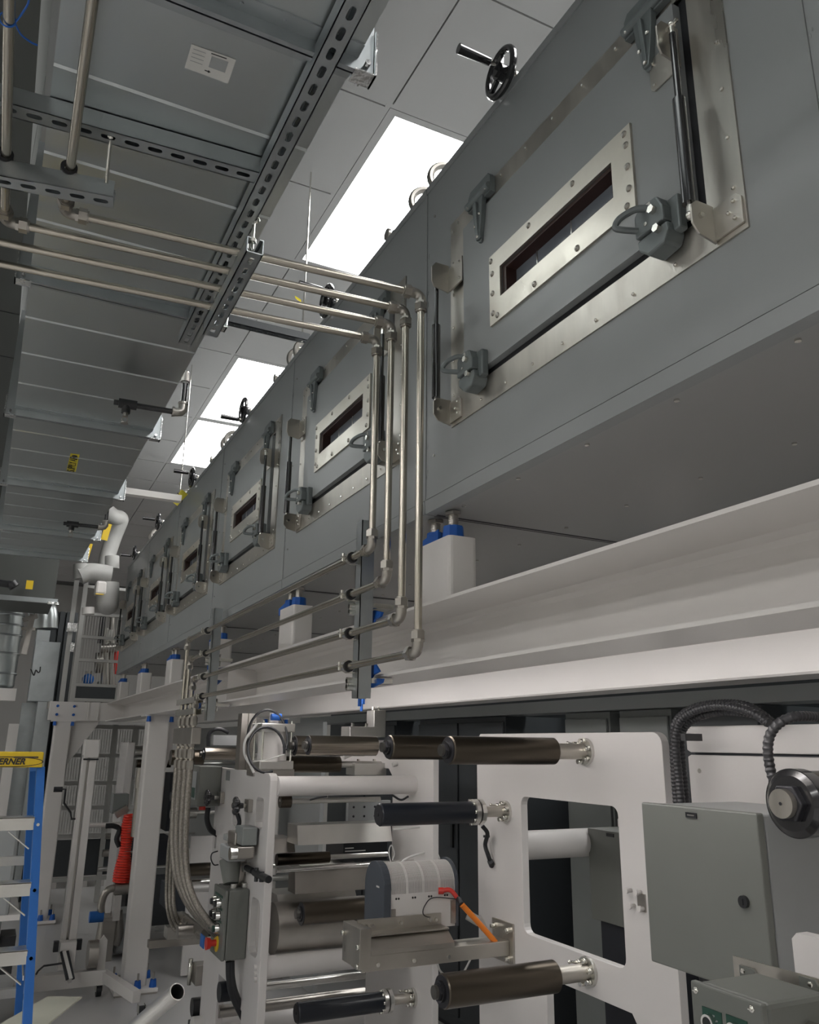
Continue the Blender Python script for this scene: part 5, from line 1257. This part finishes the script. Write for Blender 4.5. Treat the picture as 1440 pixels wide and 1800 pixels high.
# ----------------------------------------------------------------- third unit further back, seen between the columns
def bk(x,y,Y): return P(x,y,Y=Y)
Y3=7.6
t=thing('machine_side_plate','narrow white upright plate behind the near column','machine frame',(bk(232,1400,Y3).x,Y3,0))
a=bk(225,1305,Y3); b=bk(238,1305,Y3); MB().box((a.x,Y3,.02),(b.x,Y3+.45,a.z)).build('side_plate','white_paint',t,bevel=.004)
def far_roll(x0,x1,y,rp,Y,m_,lab):
    a=bk(x0,y,Y); b=bk(x1,y,Y); r=rp/FPX*dep(a.x,Y,a.z); t=thing('roller',lab,'roller',(a.x,Y,a.z-r)); MB().cyl((a.x,Y,a.z),(b.x,Y,a.z),r,28).build('shell',m_,t); MB().cyl((b.x,Y,a.z),(2.12,Y,a.z),r*.35,14).build('journal','aluminium',t)
for i,(x0,x1,y,rp,Y,m_,lab) in enumerate(((236,300,1321,10,7.75,'aluminium','bright roller at the top of the rear unit, left of the pipe bundle'),
    (240,300,1342,7,7.9,'anodised','dark roller under the bright one in the rear unit'),
    (300,345,1430,9,6.9,'aluminium','bright roller seen between the pipe bundle and the olive box, upper'),
    (300,350,1400,8,7.0,'black_roll','black roller behind the pipe bundle above the bright one'),
    (325,372,1500,8,6.6,'aluminium','steel roller crossing behind the bundle at mid height'),
    (322,372,1530,11,5.9,'anodised','brown roller left of the regulator stack'),
    (325,372,1553,16,6.1,'chrome','bright mirror roller behind the braided hoses'),
    (185,230,1470,5,9.4,'mach_steel','dull roller far back between ladder post and red coil, upper'),
    (180,228,1500,6,9.5,'mach_steel','dull roller far back between ladder post and red coil, middle'),
    (172,226,1528,4,9.6,'aluminium','thin bright roller far back between ladder post and red coil'))):
    far_roll(x0,x1,y,rp,Y,m_,lab)
solo('machine_side_plate', MB().box((bk(335,1500,6.4).x,6.4,.02),(bk(372,1500,6.4).x,6.43,bk(350,1470,6.4).z)), 'white_paint', 'pale panel behind the regulator stack', 'machine frame')
solo('machine_side_plate', MB().box((2.10,5.6,.02),(2.13,10.0,1.75)), 'cabinet_light', 'pale rear plate holding the rollers of the rear unit', 'machine frame')
for k,(x0,y0,x1,y1,Y,m_,lab,nm_) in enumerate(((262,1475,300,1520,7.3,'dark_recess','dark guard box behind the near column, upper','guard_box'),
   (225,1540,300,1625,7.8,'dark_panel','dark motor housing behind the near column','guard_box'),
   (300,1560,345,1600,6.8,'ionizer_grey','violet-grey drum guard behind the braided hoses','guard_box'),
   (300,1360,330,1460,7.6,'dark_recess','dark rear cabinet face behind the pipe bundle','guard_box'))):
    a=bk(x0,y0,Y); b=bk(x1,y1,Y); solo(nm_, MB().box((a.x,Y,b.z),(b.x,Y+.4,a.z)), m_, lab, 'guard')
# ================================================================ THE AISLE ON THE LEFT
# blue fibreglass step ladder
LYf = 3.55
def Lp(x,y,Y): return P(x,y,Y=Y)
t = thing('step_ladder','blue step ladder with aluminium steps and a yellow top cap, cut by the left edge','ladder',(-.75,3.7,0))
tz = P(40,1337,Y=3.75); sc = 1.0
rt = P(71,1352,Y=3.72); rb0 = P(60,1560,Y=3.60); 
slope = (rb0-rt)/(rt.z-rb0.z); bot = rt+slope*rt.z*1.0; bot.z=0
m = MB(); m.bar(rt,bot,.030,.072,up=(0,1,0)); m.build('front_rail','blue_rail',t)
m = MB(); m.bar(rt+Vector((-.52,0,0)),bot+Vector((-.62,0,0)),.030,.072,up=(0,1,0)); m.build('front_rail','blue_rail',t)
rr0 = rt+Vector((-.02,.12,0)); ft = P(32,1775,Y=4.25); rbk = rr0.lerp(ft, rr0.z/(rr0.z-ft.z))
m = MB(); m.bar(rr0,rbk,.028,.055,up=(0,1,0)); m.build('rear_rail','blue_rail',t)
m = MB(); m.bar(rr0+Vector((-.48,0,0)),rbk+Vector((-.55,0,0)),.028,.055,up=(0,1,0)); m.build('rear_rail','blue_rail',t)
def rail_at(z): s_=(rt.z-z)/rt.z; return rt.lerp(bot,s_)
yl_=[1448,1562,1680]
for k,yy in enumerate(yl_):
    zz = P(60,yy,Y=rail_at(1.0).y).z
    q = rail_at(zz); zz = P(60,yy,Y=q.y).z; q = rail_at(zz)
    m = MB(); m.box((q.x-.58,q.y-.035,zz-.019),(q.x-.014,q.y-.030,zz+.027)); m.box((q.x-.58,q.y-.035,zz+.024),(q.x-.014,q.y+.045,zz+.028)); m.box((q.x-.58,q.y+.042,zz-.015),(q.x-.014,q.y+.046,zz+.026)); m.build('step','aluminium',t)
    m = MB(); m.bar((q.x-.10,q.y+.0,zz-.025),(q.x-.02,q.y+.0,zz-.09),.004,.022,up=(0,1,0)); m.build('step_brace','aluminium',t)
    for dz in (0,-.085 if k==0 else 0): 
        m = MB(); m.cyl((q.x+.0,q.y-.037,zz+dz),(q.x,q.y-.043,zz+dz),.006,8); m.build('rivet','zinc_bolt',t)
    if k==0:
        m = MB(); m.box((q.x-.45,q.y-.0365,zz-.020),(q.x-.135,q.y-.035,zz+.020)); lb=m.build('step_label','corrugated_blue',t); MB().box((q.x-.24,q.y-.0375,zz-.012),(q.x-.20,q.y-.0365,zz+.012)).build('label_square','paper_white',lb); MB().box((q.x-.195,q.y-.0375,zz-.003),(q.x-.15,q.y-.0365,zz+.005)).build('label_print','cabinet_light',lb)
m = MB(); m.bar(rail_at(.25)+Vector((-.0,.0,0)), rr0.lerp(rbk,.72), .02,.004) if False else None
for s_ in (.25,.62,.83):
    a=rr0.lerp(rbk,s_); m=MB(); m.bar(a,a+Vector((-.5,0,0)),.03,.035); m.build('rear_brace','aluminium',t)
a=rail_at(.78); b=rr0.lerp(rbk,.5); m=MB(); m.bar(a+Vector((-.02,0,0)),b,.016,.004,up=(1,0,0)); m.build('spreader','aluminium',t)
cz = P(75,1322,Y=rt.y-.05).z; c2 = P(75,1349,Y=rt.y-.05).z; cx = P(76,1335,Y=rt.y-.05).x
m = MB(); m.box((cx-.62,rt.y-.05,c2),(cx,rt.y+.06,cz)); cap = m.build('top_cap','yellow',t,bevel=.004)
RF = RX(math.pi/2)
yf = rt.y-.0505
lc = P(14,1339,Y=yf)
text('WERNER', (lc.x-.004,yf-.001,lc.z), .032, 'ink_black', t, RF, name='cap_lettering', bold=.0011, shear=.25)
m = MB(); n=40; W_=.128; H_=.020
ring=[];ri=[]
for i in range(n):
    th=2*math.pi*i/n; ring.append((lc.x-.0+W_*math.cos(th),yf-.0006,lc.z+H_*math.sin(th))); ri.append((lc.x+(W_-.004)*math.cos(th),yf-.0006,lc.z+(H_-.003)*math.sin(th)))
m.add(ring+ri,[(i,(i+1)%n,n+(i+1)%n,n+i) for i in range(n)]); m.build('logo_oval','ink_black',t)
q=P(46,1331,Y=yf); m=MB(); m.prism(rr(q.x-.045,q.z-.003,q.x+.045,q.z+.003,.002),'y',yf-.001,yf); m.build('cap_slot','anodised',t)
# cream cardboard sheet at the bottom left, close to the camera
cb=[P(84,1751,Y=2.3),P(144,1752,Y=2.3),P(80,1802,Y=1.9),P(0,1806,Y=1.85)]
m=MB(); v0=P(84,1751,Z=.55); v1=P(144,1752,Z=.55); v2=P(40,1835,Z=.55); v3=P(-60,1835,Z=.55)
m.add([v0,v1,v2,v3]+[v-Vector((0,0,.006)) for v in (v0,v1,v2,v3)],[(0,1,2,3),(7,6,5,4),(0,4,5,1),(1,5,6,2),(2,6,7,3),(3,7,4,0)])
solo('cardboard_sheet',m,'cream_board','cream cardboard flap sticking into the bottom left corner','board')
b_=P(150,1790,Z=.40); solo('pale_box',MB().box((v3.x-.2,v3.y-.45,0),(v2.x+.12,min(v2.y+.06,bot.y-.12),.5)),'white_plastic','pale carton under the cream cardboard flap','box')
# aluminium tube leaning in from the bottom
e=P(312,1743,Y=2.35); f_=P(205,1835,Y=2.60)
d=(e-f_).normalized(); t=thing('aluminium_tube','open-ended aluminium tube leaning up from the bottom edge','tube',tuple(f_))
f2_=e-d*.75
m=MB(); m.ring(f2_,e,.021,.0185,32); m.build('tube_wall','aluminium',t)
for p_ in t.children:
    for pl in p_.data.polygons: pl.use_smooth=False
# lifting stand with mast, crank and castors
YL_=6.9
a=P(128,1700,Y=YL_)
bx=P(120,1745,Z=0.06)
YS=P(118,1722,Z=.13).y
t=thing('lifting_stand','white mobile lifting stand with a tall double mast, black crank and castor base','stand',(P(125,1700,Y=YS).x,YS,0))
mx0=P(111,1630,Y=YS).x; mx1=P(131,1630,Y=YS).x; xm=(mx0+mx1)/2; zt4=P(160,1300,Y=YS).z
m=MB(); m.box((mx0,YS,.2),(xm-.008,YS+.10,zt4-.10)); m.build('mast_profile','white_frame',t,bevel=.003)
m=MB(); m.box((xm+.008,YS,.2),(mx1+.02,YS+.10,zt4-.10)); m.build('mast_profile','white_frame',t,bevel=.003)
m=MB(); m.box((xm-.008,YS+.04,.2),(xm+.008,YS+.06,zt4-.10)); m.build('mast_track','mach_steel',t)
m=MB(); m.box((mx0-.0,YS-.01,zt4-.12),(mx1+.03,YS+.13,zt4+.0)); m.build('mast_head','white_frame',t,bevel=.006)
m=MB(); m.box((mx0-.0,YS-.012,zt4-.135),(mx1+.03,YS-.01,zt4-.125)); m.build('head_seal','black_rubber',t)
kz=P(105,1388,Y=YS).z; kx0=P(95,1388,Y=YS).x; kx1=P(116,1388,Y=YS).x
m=MB(); m.cyl((kx0,YS+.03,kz),(kx1-.02,YS+.03,kz),.018,14); m.build('crank_grip','black_rubber',t)
m=MB(); m.tube([(kx1-.03,YS+.03,kz),(kx1,YS+.03,kz),(kx1,YS+.03,P(114,1412,Y=YS).z),P(124,1428,Y=YS+.03),P(126,1440,Y=YS+.03),(mx0+.03,YS+.05,P(126,1440,Y=YS).z)],.007,8); m.build('crank_arm','black_paint',t)
bz0=.06; bz1=.13
L0=P(45,1735,Z=.10); 
m=MB(); m.box((P(25,1720,Y=YS).x,YS+.02,.07),(P(188,1700,Y=YS).x,YS+.09,.16)); m.build('cross_leg','white_frame',t,bevel=.003)
ex=P(185,1700,Y=YS).x; m=MB(); m.bar((ex,YS+.10,.115),(ex+.13,YS-.50,.115),.05,.065); m.build('side_leg','white_frame',t,bevel=.003)
for (x,y) in ((ex+.16,YS-.52),(ex-.02,YS+.05),(P(40,1720,Y=YS).x,YS+.05)):
    c=thing_=MB(); c.cyl((x-.016,y,.035),(x+.016,y,.035),.035,18); c.build('castor_wheel','black_rubber',t)
    c=MB(); c.box((x-.022,y-.03,.035),(x-.018,y+.03,.075)); c.box((x+.018,y-.03,.035),(x+.022,y+.03,.075)); c.build('castor_fork','zinc_bolt',t,kind='stuff')
m=MB(); m.box((mx0-.01,YS-.06,.20),(mx1+.02,YS+.02,.36)); m.build('mast_foot','white_frame',t,bevel=.003)
for sx in (mx0-.045,mx1+.025): m=MB(); m.box((sx,YS-.02,.30),(sx+.03,YS+.02,.36)); m.build('foot_stop','black_rubber',t)
m=MB(); m.bar((xm-.02,YS-.06,.30),(xm+.03,YS-.16,.16),.06,.02,up=(1,0,0)); m.build('ramp_plate','white_frame',t)
m=MB(); m.bar((xm-.035,YS-.07,.31),(xm+.01,YS-.17,.17),.016,.016,up=(1,0,0)); m.bar((xm+.0,YS-.07,.31),(xm+.045,YS-.17,.17),.016,.016,up=(1,0,0)); m.build('ramp_strips','black_rubber',t,kind='stuff')
m=MB(); m.tube([(xm-.02,YS-.1,.25),(xm-.13,YS-.1,.245),(xm-.16,YS-.1,.22),(xm-.17,YS-.1,.20)],.006,8); m.build('foot_lever','black_paint',t)
# spool wheel standing on the stand leg
w_=P(165,1655,Y=YS+.06); m=MB(); m.cyl((w_.x-.03,YS+.06,.25),(w_.x+.03,YS+.06,.25),.085,24); m.build('spool_wheel','mach_steel',t)
m=MB(); m.prism([(w_.x+.035,.15),(w_.x+.085,.15),(w_.x+.085,.33),(w_.x+.06,.36),(w_.x+.035,.33)],'y',YS+.05,YS+.07); m.build('spool_cheek','white_frame',t)
# red coil hose, valves and pump
YR=7.1
top=P(228,1432,Y=YR); bt_=P(213,1550,Y=YR)
pts=[]; n=26
for i in range(n*10+1):
    s_=i/(n*10); c=top.lerp(bt_,s_); R_=.035+.02*s_+.008*math.sin(s_*9); a_=2*math.pi*i/10
    pts.append(c+Vector((R_*math.cos(a_),R_*math.sin(a_),0)))
tag(MB().tube(pts,.0085,6).build('coiled_hose','red_coil',None,tuple(bt_)),'bright red coiled air hose hanging behind the near column','hose')
t=thing('pump_set','steel pump with curved pipes and flanges on the floor behind the lifting stand','pump',(P(205,1640,Z=.1).x,YR+.1,0))
q=P(190,1640,Y=YR+.1)
MB().cyl((q.x-.02,YR+.1,q.z-.10),(q.x+.0,YR+.1,q.z+.12),.075,20).build('pump_housing','mach_steel',t)
MB().tube(spline([P(178,1610,Y=YR),P(178,1590,Y=YR),P(185,1570,Y=YR),P(196,1562,Y=YR),P(210,1562,Y=YR)],6),.028,14).build('suction_pipe','fitting_steel',t)
MB().tube(spline([P(205,1600,Y=YR+.1),P(207,1640,Y=YR+.1),P(200,1660,Y=YR+.1)],6),.045,14).build('discharge_bend','mach_steel',t)
q=P(215,1560,Y=YR); MB().cyl((q.x-.06,YR,q.z),(q.x+.10,YR,q.z),.05,18).build('valve_body','mach_steel',t)
MB().box((q.x-.05,YR-.02,q.z-.23),(q.x+.0,YR+.06,q.z-.05)).build('valve_bracket','white_frame',t)
q=P(215,1640,Y=YR+.15); MB().box((q.x-.06,YR+.1,.02),(q.x+.12,YR+.4,q.z+.15)).build('pump_motor','cabinet_light',t,bevel=.02)
q=P(172,1610,Y=YR); MB().cyl((q.x-.06,YR,q.z-.005),(q.x+.04,YR,q.z-.005),.04,16).build('blue_handle','blue_rail',t)
MB().box((P(178,1650,Y=YR).x,YR,0),(P(200,1650,Y=YR).x,YR+.2,.3)).build('pump_foot','mach_steel',t)
YG=7.3
t=thing('grey_junction_box','grey junction box with a steel bracket above the red coiled hose','control box',tuple(P(212,1420,Y=YG)))
a=P(200,1396,Y=YG); b=P(224,1430,Y=YG); MB().box((a.x,YG,b.z),(b.x,YG+.15,a.z)).build('box_body','cabinet_grey',t,bevel=.004)
MB().bar(P(203,1433,Y=YG-.05),P(224,1420,Y=YG-.05),.08,.05).build('steel_bracket','mach_steel',t)
for k,(x0,y0,x1,y1) in enumerate(((238,1385,252,1470),(240,1350,252,1385))):
    a=P(x0,y0,Y=6.95); b=P(x1,y1,Y=6.95); m=MB(); xx=(a.x+b.x)/2; m.cyl((xx,6.95,b.z),(xx,6.95,a.z),(b.x-a.x)/2,16); tag(m.build('steel_valve','fitting_steel',None,(xx,6.95,b.z)),('tall' if k==0 else 'short')+' stainless valve cylinder left of the near column','valve')
tag(MB().tube(spline([P(150,1450,Y=YR+.3),P(185,1450,Y=YR+.3),P(212,1448,Y=YR+.3)],5),.018,10).build('guard_bar','white_frame',None,tuple(P(150,1450,Y=YR+.3))),'pale horizontal bar left of the red coiled hose','rail')
tag(MB().tube(spline([P(186,1452,Y=YR),P(200,1452,Y=YR),P(210,1458,Y=YR),P(205,1475,Y=YR),P(210,1488,Y=YR)],5),.02,10).build('black_hose','black_rubber',None,tuple(P(186,1452,Y=YR))),'black hose with a grip beside the red coiled hose','hose')
# mesh guard fence (behind the lifting stand) in aluminium extrusion
YM=9.6
fz=lambda y,Y=YM: P(120,y,Y=Y).z
t=thing('guard_fence','aluminium-framed wire mesh machine guard behind the lifting stand','fence',(.9,YM,0))
posts=[(118,1290,1650),(187,1262,1625)]
xs=[P(95,1400,Y=YM).x,P(143,1400,Y=YM).x-.02,P(190,1400,Y=YM).x,P(228,1400,Y=YM).x,P(270,1400,Y=YM).x]
zt5=fz(1272)
for x in xs[:4]:
    MB().box((x-.025,YM,0),(x+.025,YM+.05,zt5)).build('fence_post','fence_grey',t)
for yy in (1277,1328,1377,1420,1470,1545):
    z_=P(150,yy,Y=YM).z; MB().box((xs[0],YM+.005,z_-.02),(xs[4],YM+.045,z_+.02)).build('fence_rail','fence_grey',t)
for k in range(4):
    for (ya_,yb_) in ((1279,1326),(1330,1375),(1379,1418),(1422,1468)):
        z1_=P(150,ya_,Y=YM).z-.02; z0_=P(150,yb_,Y=YM).z+.02; m=MB(); x=xs[k]+.03
        while x < xs[k+1]-.03: m.box((x,YM+.02,z0_),(x+.006,YM+.026,z1_)); x+=.026
        zz=z0_+.03
        while zz<z1_: m.box((xs[k]+.025,YM+.026,zz),(xs[k+1]-.025,YM+.029,zz+.003)); zz+=.10
        m.build('wire_mesh','fence_grey',t,kind='stuff')
    z1_=P(150,1472,Y=YM).z-.02; z0_=P(150,1543,Y=YM).z+.02
    MB().box((xs[k]+.025,YM+.02,z0_),(xs[k+1]-.025,YM+.025,z1_)).build('clear_panel','dark_panel',t)
# upper guard cage standing on the cross beam
YU=8.74
t=thing('guard_fence','upper wire mesh guard standing on the white cross beam, in front of the valves','fence',(.7,YU,BZ1))
xl=P(108,1234,Y=YU).x; xr=P(205,1234,Y=YU).x; zT2=P(140,1005,Y=YU).z
for (x,nm2) in ((xl,'a'),(xl+.09,'b')): MB().box((x-.022,YU,BZ1),(x+.022,YU+.045,zT2)).build('fence_post','fence_grey',t)
MB().box((xr-.02,YU,BZ1),(xr+.02,YU+.045,zT2)).build('fence_post','fence_grey',t)
for yy in (1230,1204,1160,1119,1078,1030):
    z_=P(150,yy,Y=YU).z; MB().box((xl+.09,YU+.005,z_-.014),(xr,YU+.04,z_+.014)).build('fence_rail','fence_grey',t)
for (ya_,yb_) in ((1162,1202),(1121,1158),(1080,1117)):
    z1_=P(150,ya_,Y=YU).z-.01; z0_=P(150,yb_,Y=YU).z+.01; m=MB(); x=xl+.12
    while x<xr-.02: m.box((x,YU+.02,z0_),(x+.006,YU+.026,z1_)); x+=.026
    m.build('wire_mesh','fence_grey',t,kind='stuff')
MB().box((xl+.12,YU+.02,P(150,1228,Y=YU).z),(xr-.02,YU+.026,P(150,1206,Y=YU).z)).build('lower_panel','dark_panel',t)
for yy,w_ in ((1103,.10),(1138,.04)): q=P(127,yy,Y=YU-.01); MB().box((q.x-w_/2,YU-.03,q.z-.045),(q.x+w_/2,YU-.005,q.z+.045)).build('corner_bracket','bright_foil',t,bevel=.004)
# valves and actuators on top platform behind the mesh
YV=9.35
solo('platform_deck', MB().box((.45,8.86,BZ1-.06),(2.0,10.4,BZ1)), 'mach_steel', 'steel platform deck behind the white cross beam carrying the valves', 'platform')
t=thing('valve_skid','dark cluster of valves and pipes with a blue actuator on the far platform','valve',(P(180,1230,Y=YV).x,YV,BZ1))
rn=random.Random(3)
MB().cyl(P(185,1235,Y=YV),P(185,1105,Y=YV),.045,14).build('vertical_pipe','mach_steel',t)
MB().cyl(P(196,1235,Y=YV),P(197,1080,Y=YV),.03,14).build('vertical_pipe','mach_steel',t)
MB().cyl(P(155,1235,Y=YV),P(157,1180,Y=YV),.035,14).build('vertical_pipe','mach_steel',t)
MB().sphere(P(155,1194,Y=YV-.02),.06,14,10).build('blue_actuator','blue_rail',t)
MB().cyl(P(168,1165,Y=YV),P(180,1165,Y=YV),.11,18).build('round_gauge','mach_steel',t)
MB().box(tuple(P(172,1215,Y=YV)),tuple(P(190,1200,Y=YV+.2))).build('valve_block','cabinet_light',t)
MB().box(tuple(P(160,1232,Y=YV)),tuple(P(200,1205,Y=YV+.2))).build('pump_block','mach_steel',t)
MB().cyl(P(176,1140,Y=YV-.03),P(206,1138,Y=YV-.03),.05,14).build('side_pipe','mach_steel',t)
MB().box(tuple(P(172,1130,Y=YV-.05)),tuple(P(185,1085,Y=YV))).build('black_actuator','black_paint',t)
MB().box(tuple(P(186,1126,Y=YV-.05)),tuple(P(198,1108,Y=YV))).build('silver_valve','aluminium',t)
MB().cyl(P(203,1185,Y=YV),P(204,1145,Y=YV),.03,14).build('red_pipe','red_plastic',t)
MB().box(tuple(P(202,1212,Y=YV)),tuple(P(208,1198,Y=YV))).build('red_fitting','red_plastic',t)
# insulated white pipes with white valve boxes under the duct end
YI=7.9
t=thing('insulated_pipe','white insulated pipe with bends and a drooping bag beside the oven end','pipe',tuple(P(190,960,Y=YI)))
def ip(l,r,n_): MB().tube(spline([P(x,y,Y=YI+dy) for x,y,dy in l],6),r,14).build(n_,'insul_white',t)
ip([(190,900,.2),(200,908,.2),(212,912,.25),(208,925,.3),(200,945,.35),(190,975,.35),(186,1000,.3)],.075,'pipe_bend')
ip([(140,1012,0),(158,1006,0),(180,1008,0),(196,1010,0)],.085,'pipe_run')
ip([(197,978,.02),(197,1000,.02)],.065,'pipe_stub'); ip([(143,992,.0),(143,1018,.0)],.07,'pipe_stub')
ip([(190,1025,.0),(190,1040,.0),(189,1060,.0)],[.09]*12+[.06] if False else .10,'insulation_bag')
MB().sphere(P(189,1062,Y=YI),.10,14,10).build('bag_end','insul_white',t)
MB().box(tuple(P(170,1020,Y=YI-.1)),tuple(P(184,1050,Y=YI+.05))).build('valve_box','white_plastic',t,bevel=.02)
MB().box(tuple(P(168,1043,Y=YI-.12)),tuple(P(182,1046,Y=YI-.11))).build('yellow_marker','yellow',t)
MB().cyl(P(155,1068,Y=YI),P(155,1080,Y=YI),.055,14).build('white_bottle','white_plastic',t)
for (x,y,lab) in ((153,970,'yellow lettered tag hanging under the duct corner'),(187,935,'yellow tag behind the far sprinkler pipe')):
    q=P(x,y,Y=6.7); tag(MB().cbox(q,(.05,.003,.14),RY(.15)).build('warning_tag','yellow',None,tuple(q)),lab,'tag')
# end of the duct: drop section and cross duct
q0=P(0,1000,Z=2.75); Yd=7.0
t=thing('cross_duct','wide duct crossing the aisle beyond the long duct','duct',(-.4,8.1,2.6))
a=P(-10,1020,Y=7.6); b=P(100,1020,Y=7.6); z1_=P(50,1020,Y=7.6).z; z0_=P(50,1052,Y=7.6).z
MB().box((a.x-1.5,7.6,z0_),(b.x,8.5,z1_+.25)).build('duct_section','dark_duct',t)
MB().box((a.x-1.5,7.57,z0_-.03),(b.x+.03,7.60,z0_+.01)).build('duct_flange','galvanised',t)
MB().box((b.x-.05,7.55,z0_-.04),(b.x+.04,7.57,z0_-.02)).build('corner_clip','bright_foil',t)
q=P(52,1028,Y=7.5); tag(MB().cbox(q,(.055,.004,.075)).build('warning_tag','yellow',None,tuple(q)),'yellow tag stuck on the cross duct at the left','tag')
m=MB(); m.cyl(P(-5,1024,Y=7.4),P(20,1028,Y=7.4),.03,12); m.cyl(P(20,1024,Y=7.4),P(26,1032,Y=7.4),.045,12); tag(m.build('sprinkler_pipe','black_paint',None,tuple(P(10,1026,Y=7.4))),'black sprinkler pipe end under the cross duct','pipe')
# vertical spiral ducts and the W box duct
YD=9.6
t=thing('spiral_duct','shiny round duct stack curving down at the left edge','duct',tuple(P(15,1230,Y=YD)))
a=P(-25,1120,Y=YD); b=P(38,1120,Y=YD); r=(b.x-a.x)/2; xc=(a.x+b.x)/2
zs=[P(15,y,Y=YD).z for y in (1060,1082,1100,1118,1150,1185,1205)]
for k in range(len(zs)-1):
    MB().cyl((xc,YD,zs[k+1]+.005),(xc,YD,zs[k]),r*(1-.01*(k%2)),36).build('duct_ring','duct_metal',t)
    MB().torus((xc,YD,zs[k]),(0,0,1),r*1.0,.012,36,6).build('ring_bead','galvanised',t)
MB().sphere((xc,YD,zs[-1]),r*.99,28,14,(1,1,.35)).build('duct_end','duct_metal',t)
YW=9.0
t=thing('box_duct','dull upright sheet-metal duct with a hand-drawn letter on its face','duct',tuple(P(70,1230,Y=YW)))
a=P(48,1235,Y=YW); b=P(93,1235,Y=YW); zt6=P(70,1127,Y=YW).z; zb6=P(70,1233,Y=YW).z
MB().box((a.x,YW,zb6),(b.x,YW+.35,zt6)).build('duct_section','mach_steel' if False else 'galvanised',t,bevel=.004)
zn=P(70,1106,Y=YW).z; MB().box((P(64,1120,Y=YW).x,YW+.05,zt6),(P(88,1120,Y=YW).x,YW+.3,zn)).build('duct_neck','galvanised',t)
ps=spline([P(76,1106,Y=YW+.15),P(76,1085,Y=YW+.15),P(72,1070,Y=YW+.15),P(58,1066,Y=YW+.15),P(48,1068,Y=YW+.15)],6)
MB().tube(ps,.14,20).build('duct_elbow','duct_metal',t)
w=[(54,1176),(57,1183),(60,1187),(63,1178),(67,1182),(70,1180),(71,1172)]
MB().tube(spline([P(x,y,Y=YW-.003) for x,y in w],4),.006,5).build('drawn_letter','ink_black',t)
MB().box((P(58,1300,Y=YW).x,YW+.02,.9),(P(84,1300,Y=YW).x,YW+.32,zb6)).build('lower_duct','galvanised',t)
t=thing('ribbed_screen','dark ribbed panel standing behind the box duct','panel',tuple(P(95,1200,Y=9.9)))
m=MB(); a=P(88,1100,Y=9.9); b=P(130,1100,Y=9.9)
k=0; x=a.x-.05
while x<b.x: m.box((x,9.9,0),(x+.05,9.95,3.0)); x+=.07; k+=1
m.box((a.x-.05,9.95,0),(b.x,9.97,3.0)); m.build('ribbed_sheet','dark_panel',t)
t=thing('strut_hanger','steel strut hanger arm crossing in front of the box duct','strut channel',tuple(P(58,1085,Y=8.7)))
MB().bar(P(58,1080,Y=8.7),P(42,1150,Y=8.7),.05,.03,up=(0,1,0)).build('hanger_arm','mach_steel',t)
q=P(60,1082,Y=8.7); MB().cyl(q,(q.x,q.y,TZ),.007,8).build('hanger_rod','zinc_bolt',t)
MB().bar(P(40,1090,Y=8.72),P(66,1083,Y=8.72),.05,.04).build('hanger_plate','mach_steel',t)
MB().bar(P(38,1105,Y=8.72),P(62,1106,Y=8.72),.03,.03).build('hanger_plate','mach_steel',t)
# pale posts below
for k,(x0,x1,ytop,Y,m_,lab) in enumerate(((12,30,1272,9.3,'white_frame','pale upright post at the left, behind the ladder cap'),(30,56,1235,9.5,'galvanised','wide galvanised upright duct behind the ladder'),(58,70,1270,9.45,'galvanised','slim galvanised upright right of the wide one'))):
    a=P(x0,1300,Y=Y); b=P(x1,1300,Y=Y); z=P(x0,ytop,Y=Y).z; solo('upright_post', MB().box((a.x,Y,0),(b.x,Y+.15,z)), m_, lab, 'post')
a=P(0,1222,Y=9.2); solo('cross_rail', MB().box((a.x-.5,9.2,a.z-.05),(P(28,1222,Y=9.2).x,9.3,a.z+.07)), 'white_frame', 'pale horizontal rail at the left edge below the round duct', 'rail')
# cabinet low behind the ladder
a=P(-30,1500,Y=5.6); b=P(30,1500,Y=5.6)
t=thing('grey_machine','grey floor cabinet behind the ladder steps','cabinet',(a.x,5.8,0))
MB().box((a.x-.2,5.6,.62),(b.x,6.2,P(10,1450,Y=5.6).z)).build('upper_body','cabinet_light',t,bevel=.02)
MB().box((a.x-.2,5.65,.10),(b.x-.03,6.2,.60)).build('lower_body','cabinet_grey',t,bevel=.006)
MB().box((a.x-.2,5.6,0.60),(b.x+.06,6.25,.63)).build('work_shelf','white_frame',t)
MB().box((b.x-.02,5.7,.3),(b.x+.06,5.9,.5)).build('black_socket','black_paint',t)
MB().box((a.x-.15,5.7,.02),(b.x-.08,6.15,.10)).build('plinth','black_paint',t)
# tables and bench far back
YB=10.6
a=P(88,1545,Y=YB); b=P(170,1545,Y=YB)
t=thing('work_bench','white bench with tube legs far back between the posts','bench',(a.x+.3,YB,0))
MB().box((a.x,YB,a.z-.03),(b.x+.1,YB+.5,a.z+.02)).build('bench_top','white_frame',t)
for x in (a.x+.05,b.x-.12,b.x+.06): MB().box((x-.025,YB+.02,0),(x+.025,YB+.07,a.z-.03)).build('leg','white_frame',t)
MB().box((a.x+.02,YB+.1,.12),(b.x-.14,YB+.13,a.z-.05)).build('bench_panel','white_plastic',t)
q=P(112,1504,Y=YB); solo('printer', MB().box((q.x-.08,YB,q.z-.04),(q.x+.25,YB+.2,q.z+.05)), 'white_plastic', 'small pale device on a shelf behind the lifting stand', 'device')
for x,y0,y1,Y,lab,m_ in ((150,1425,1445,9.9,'bright','aluminium'),):
    pass
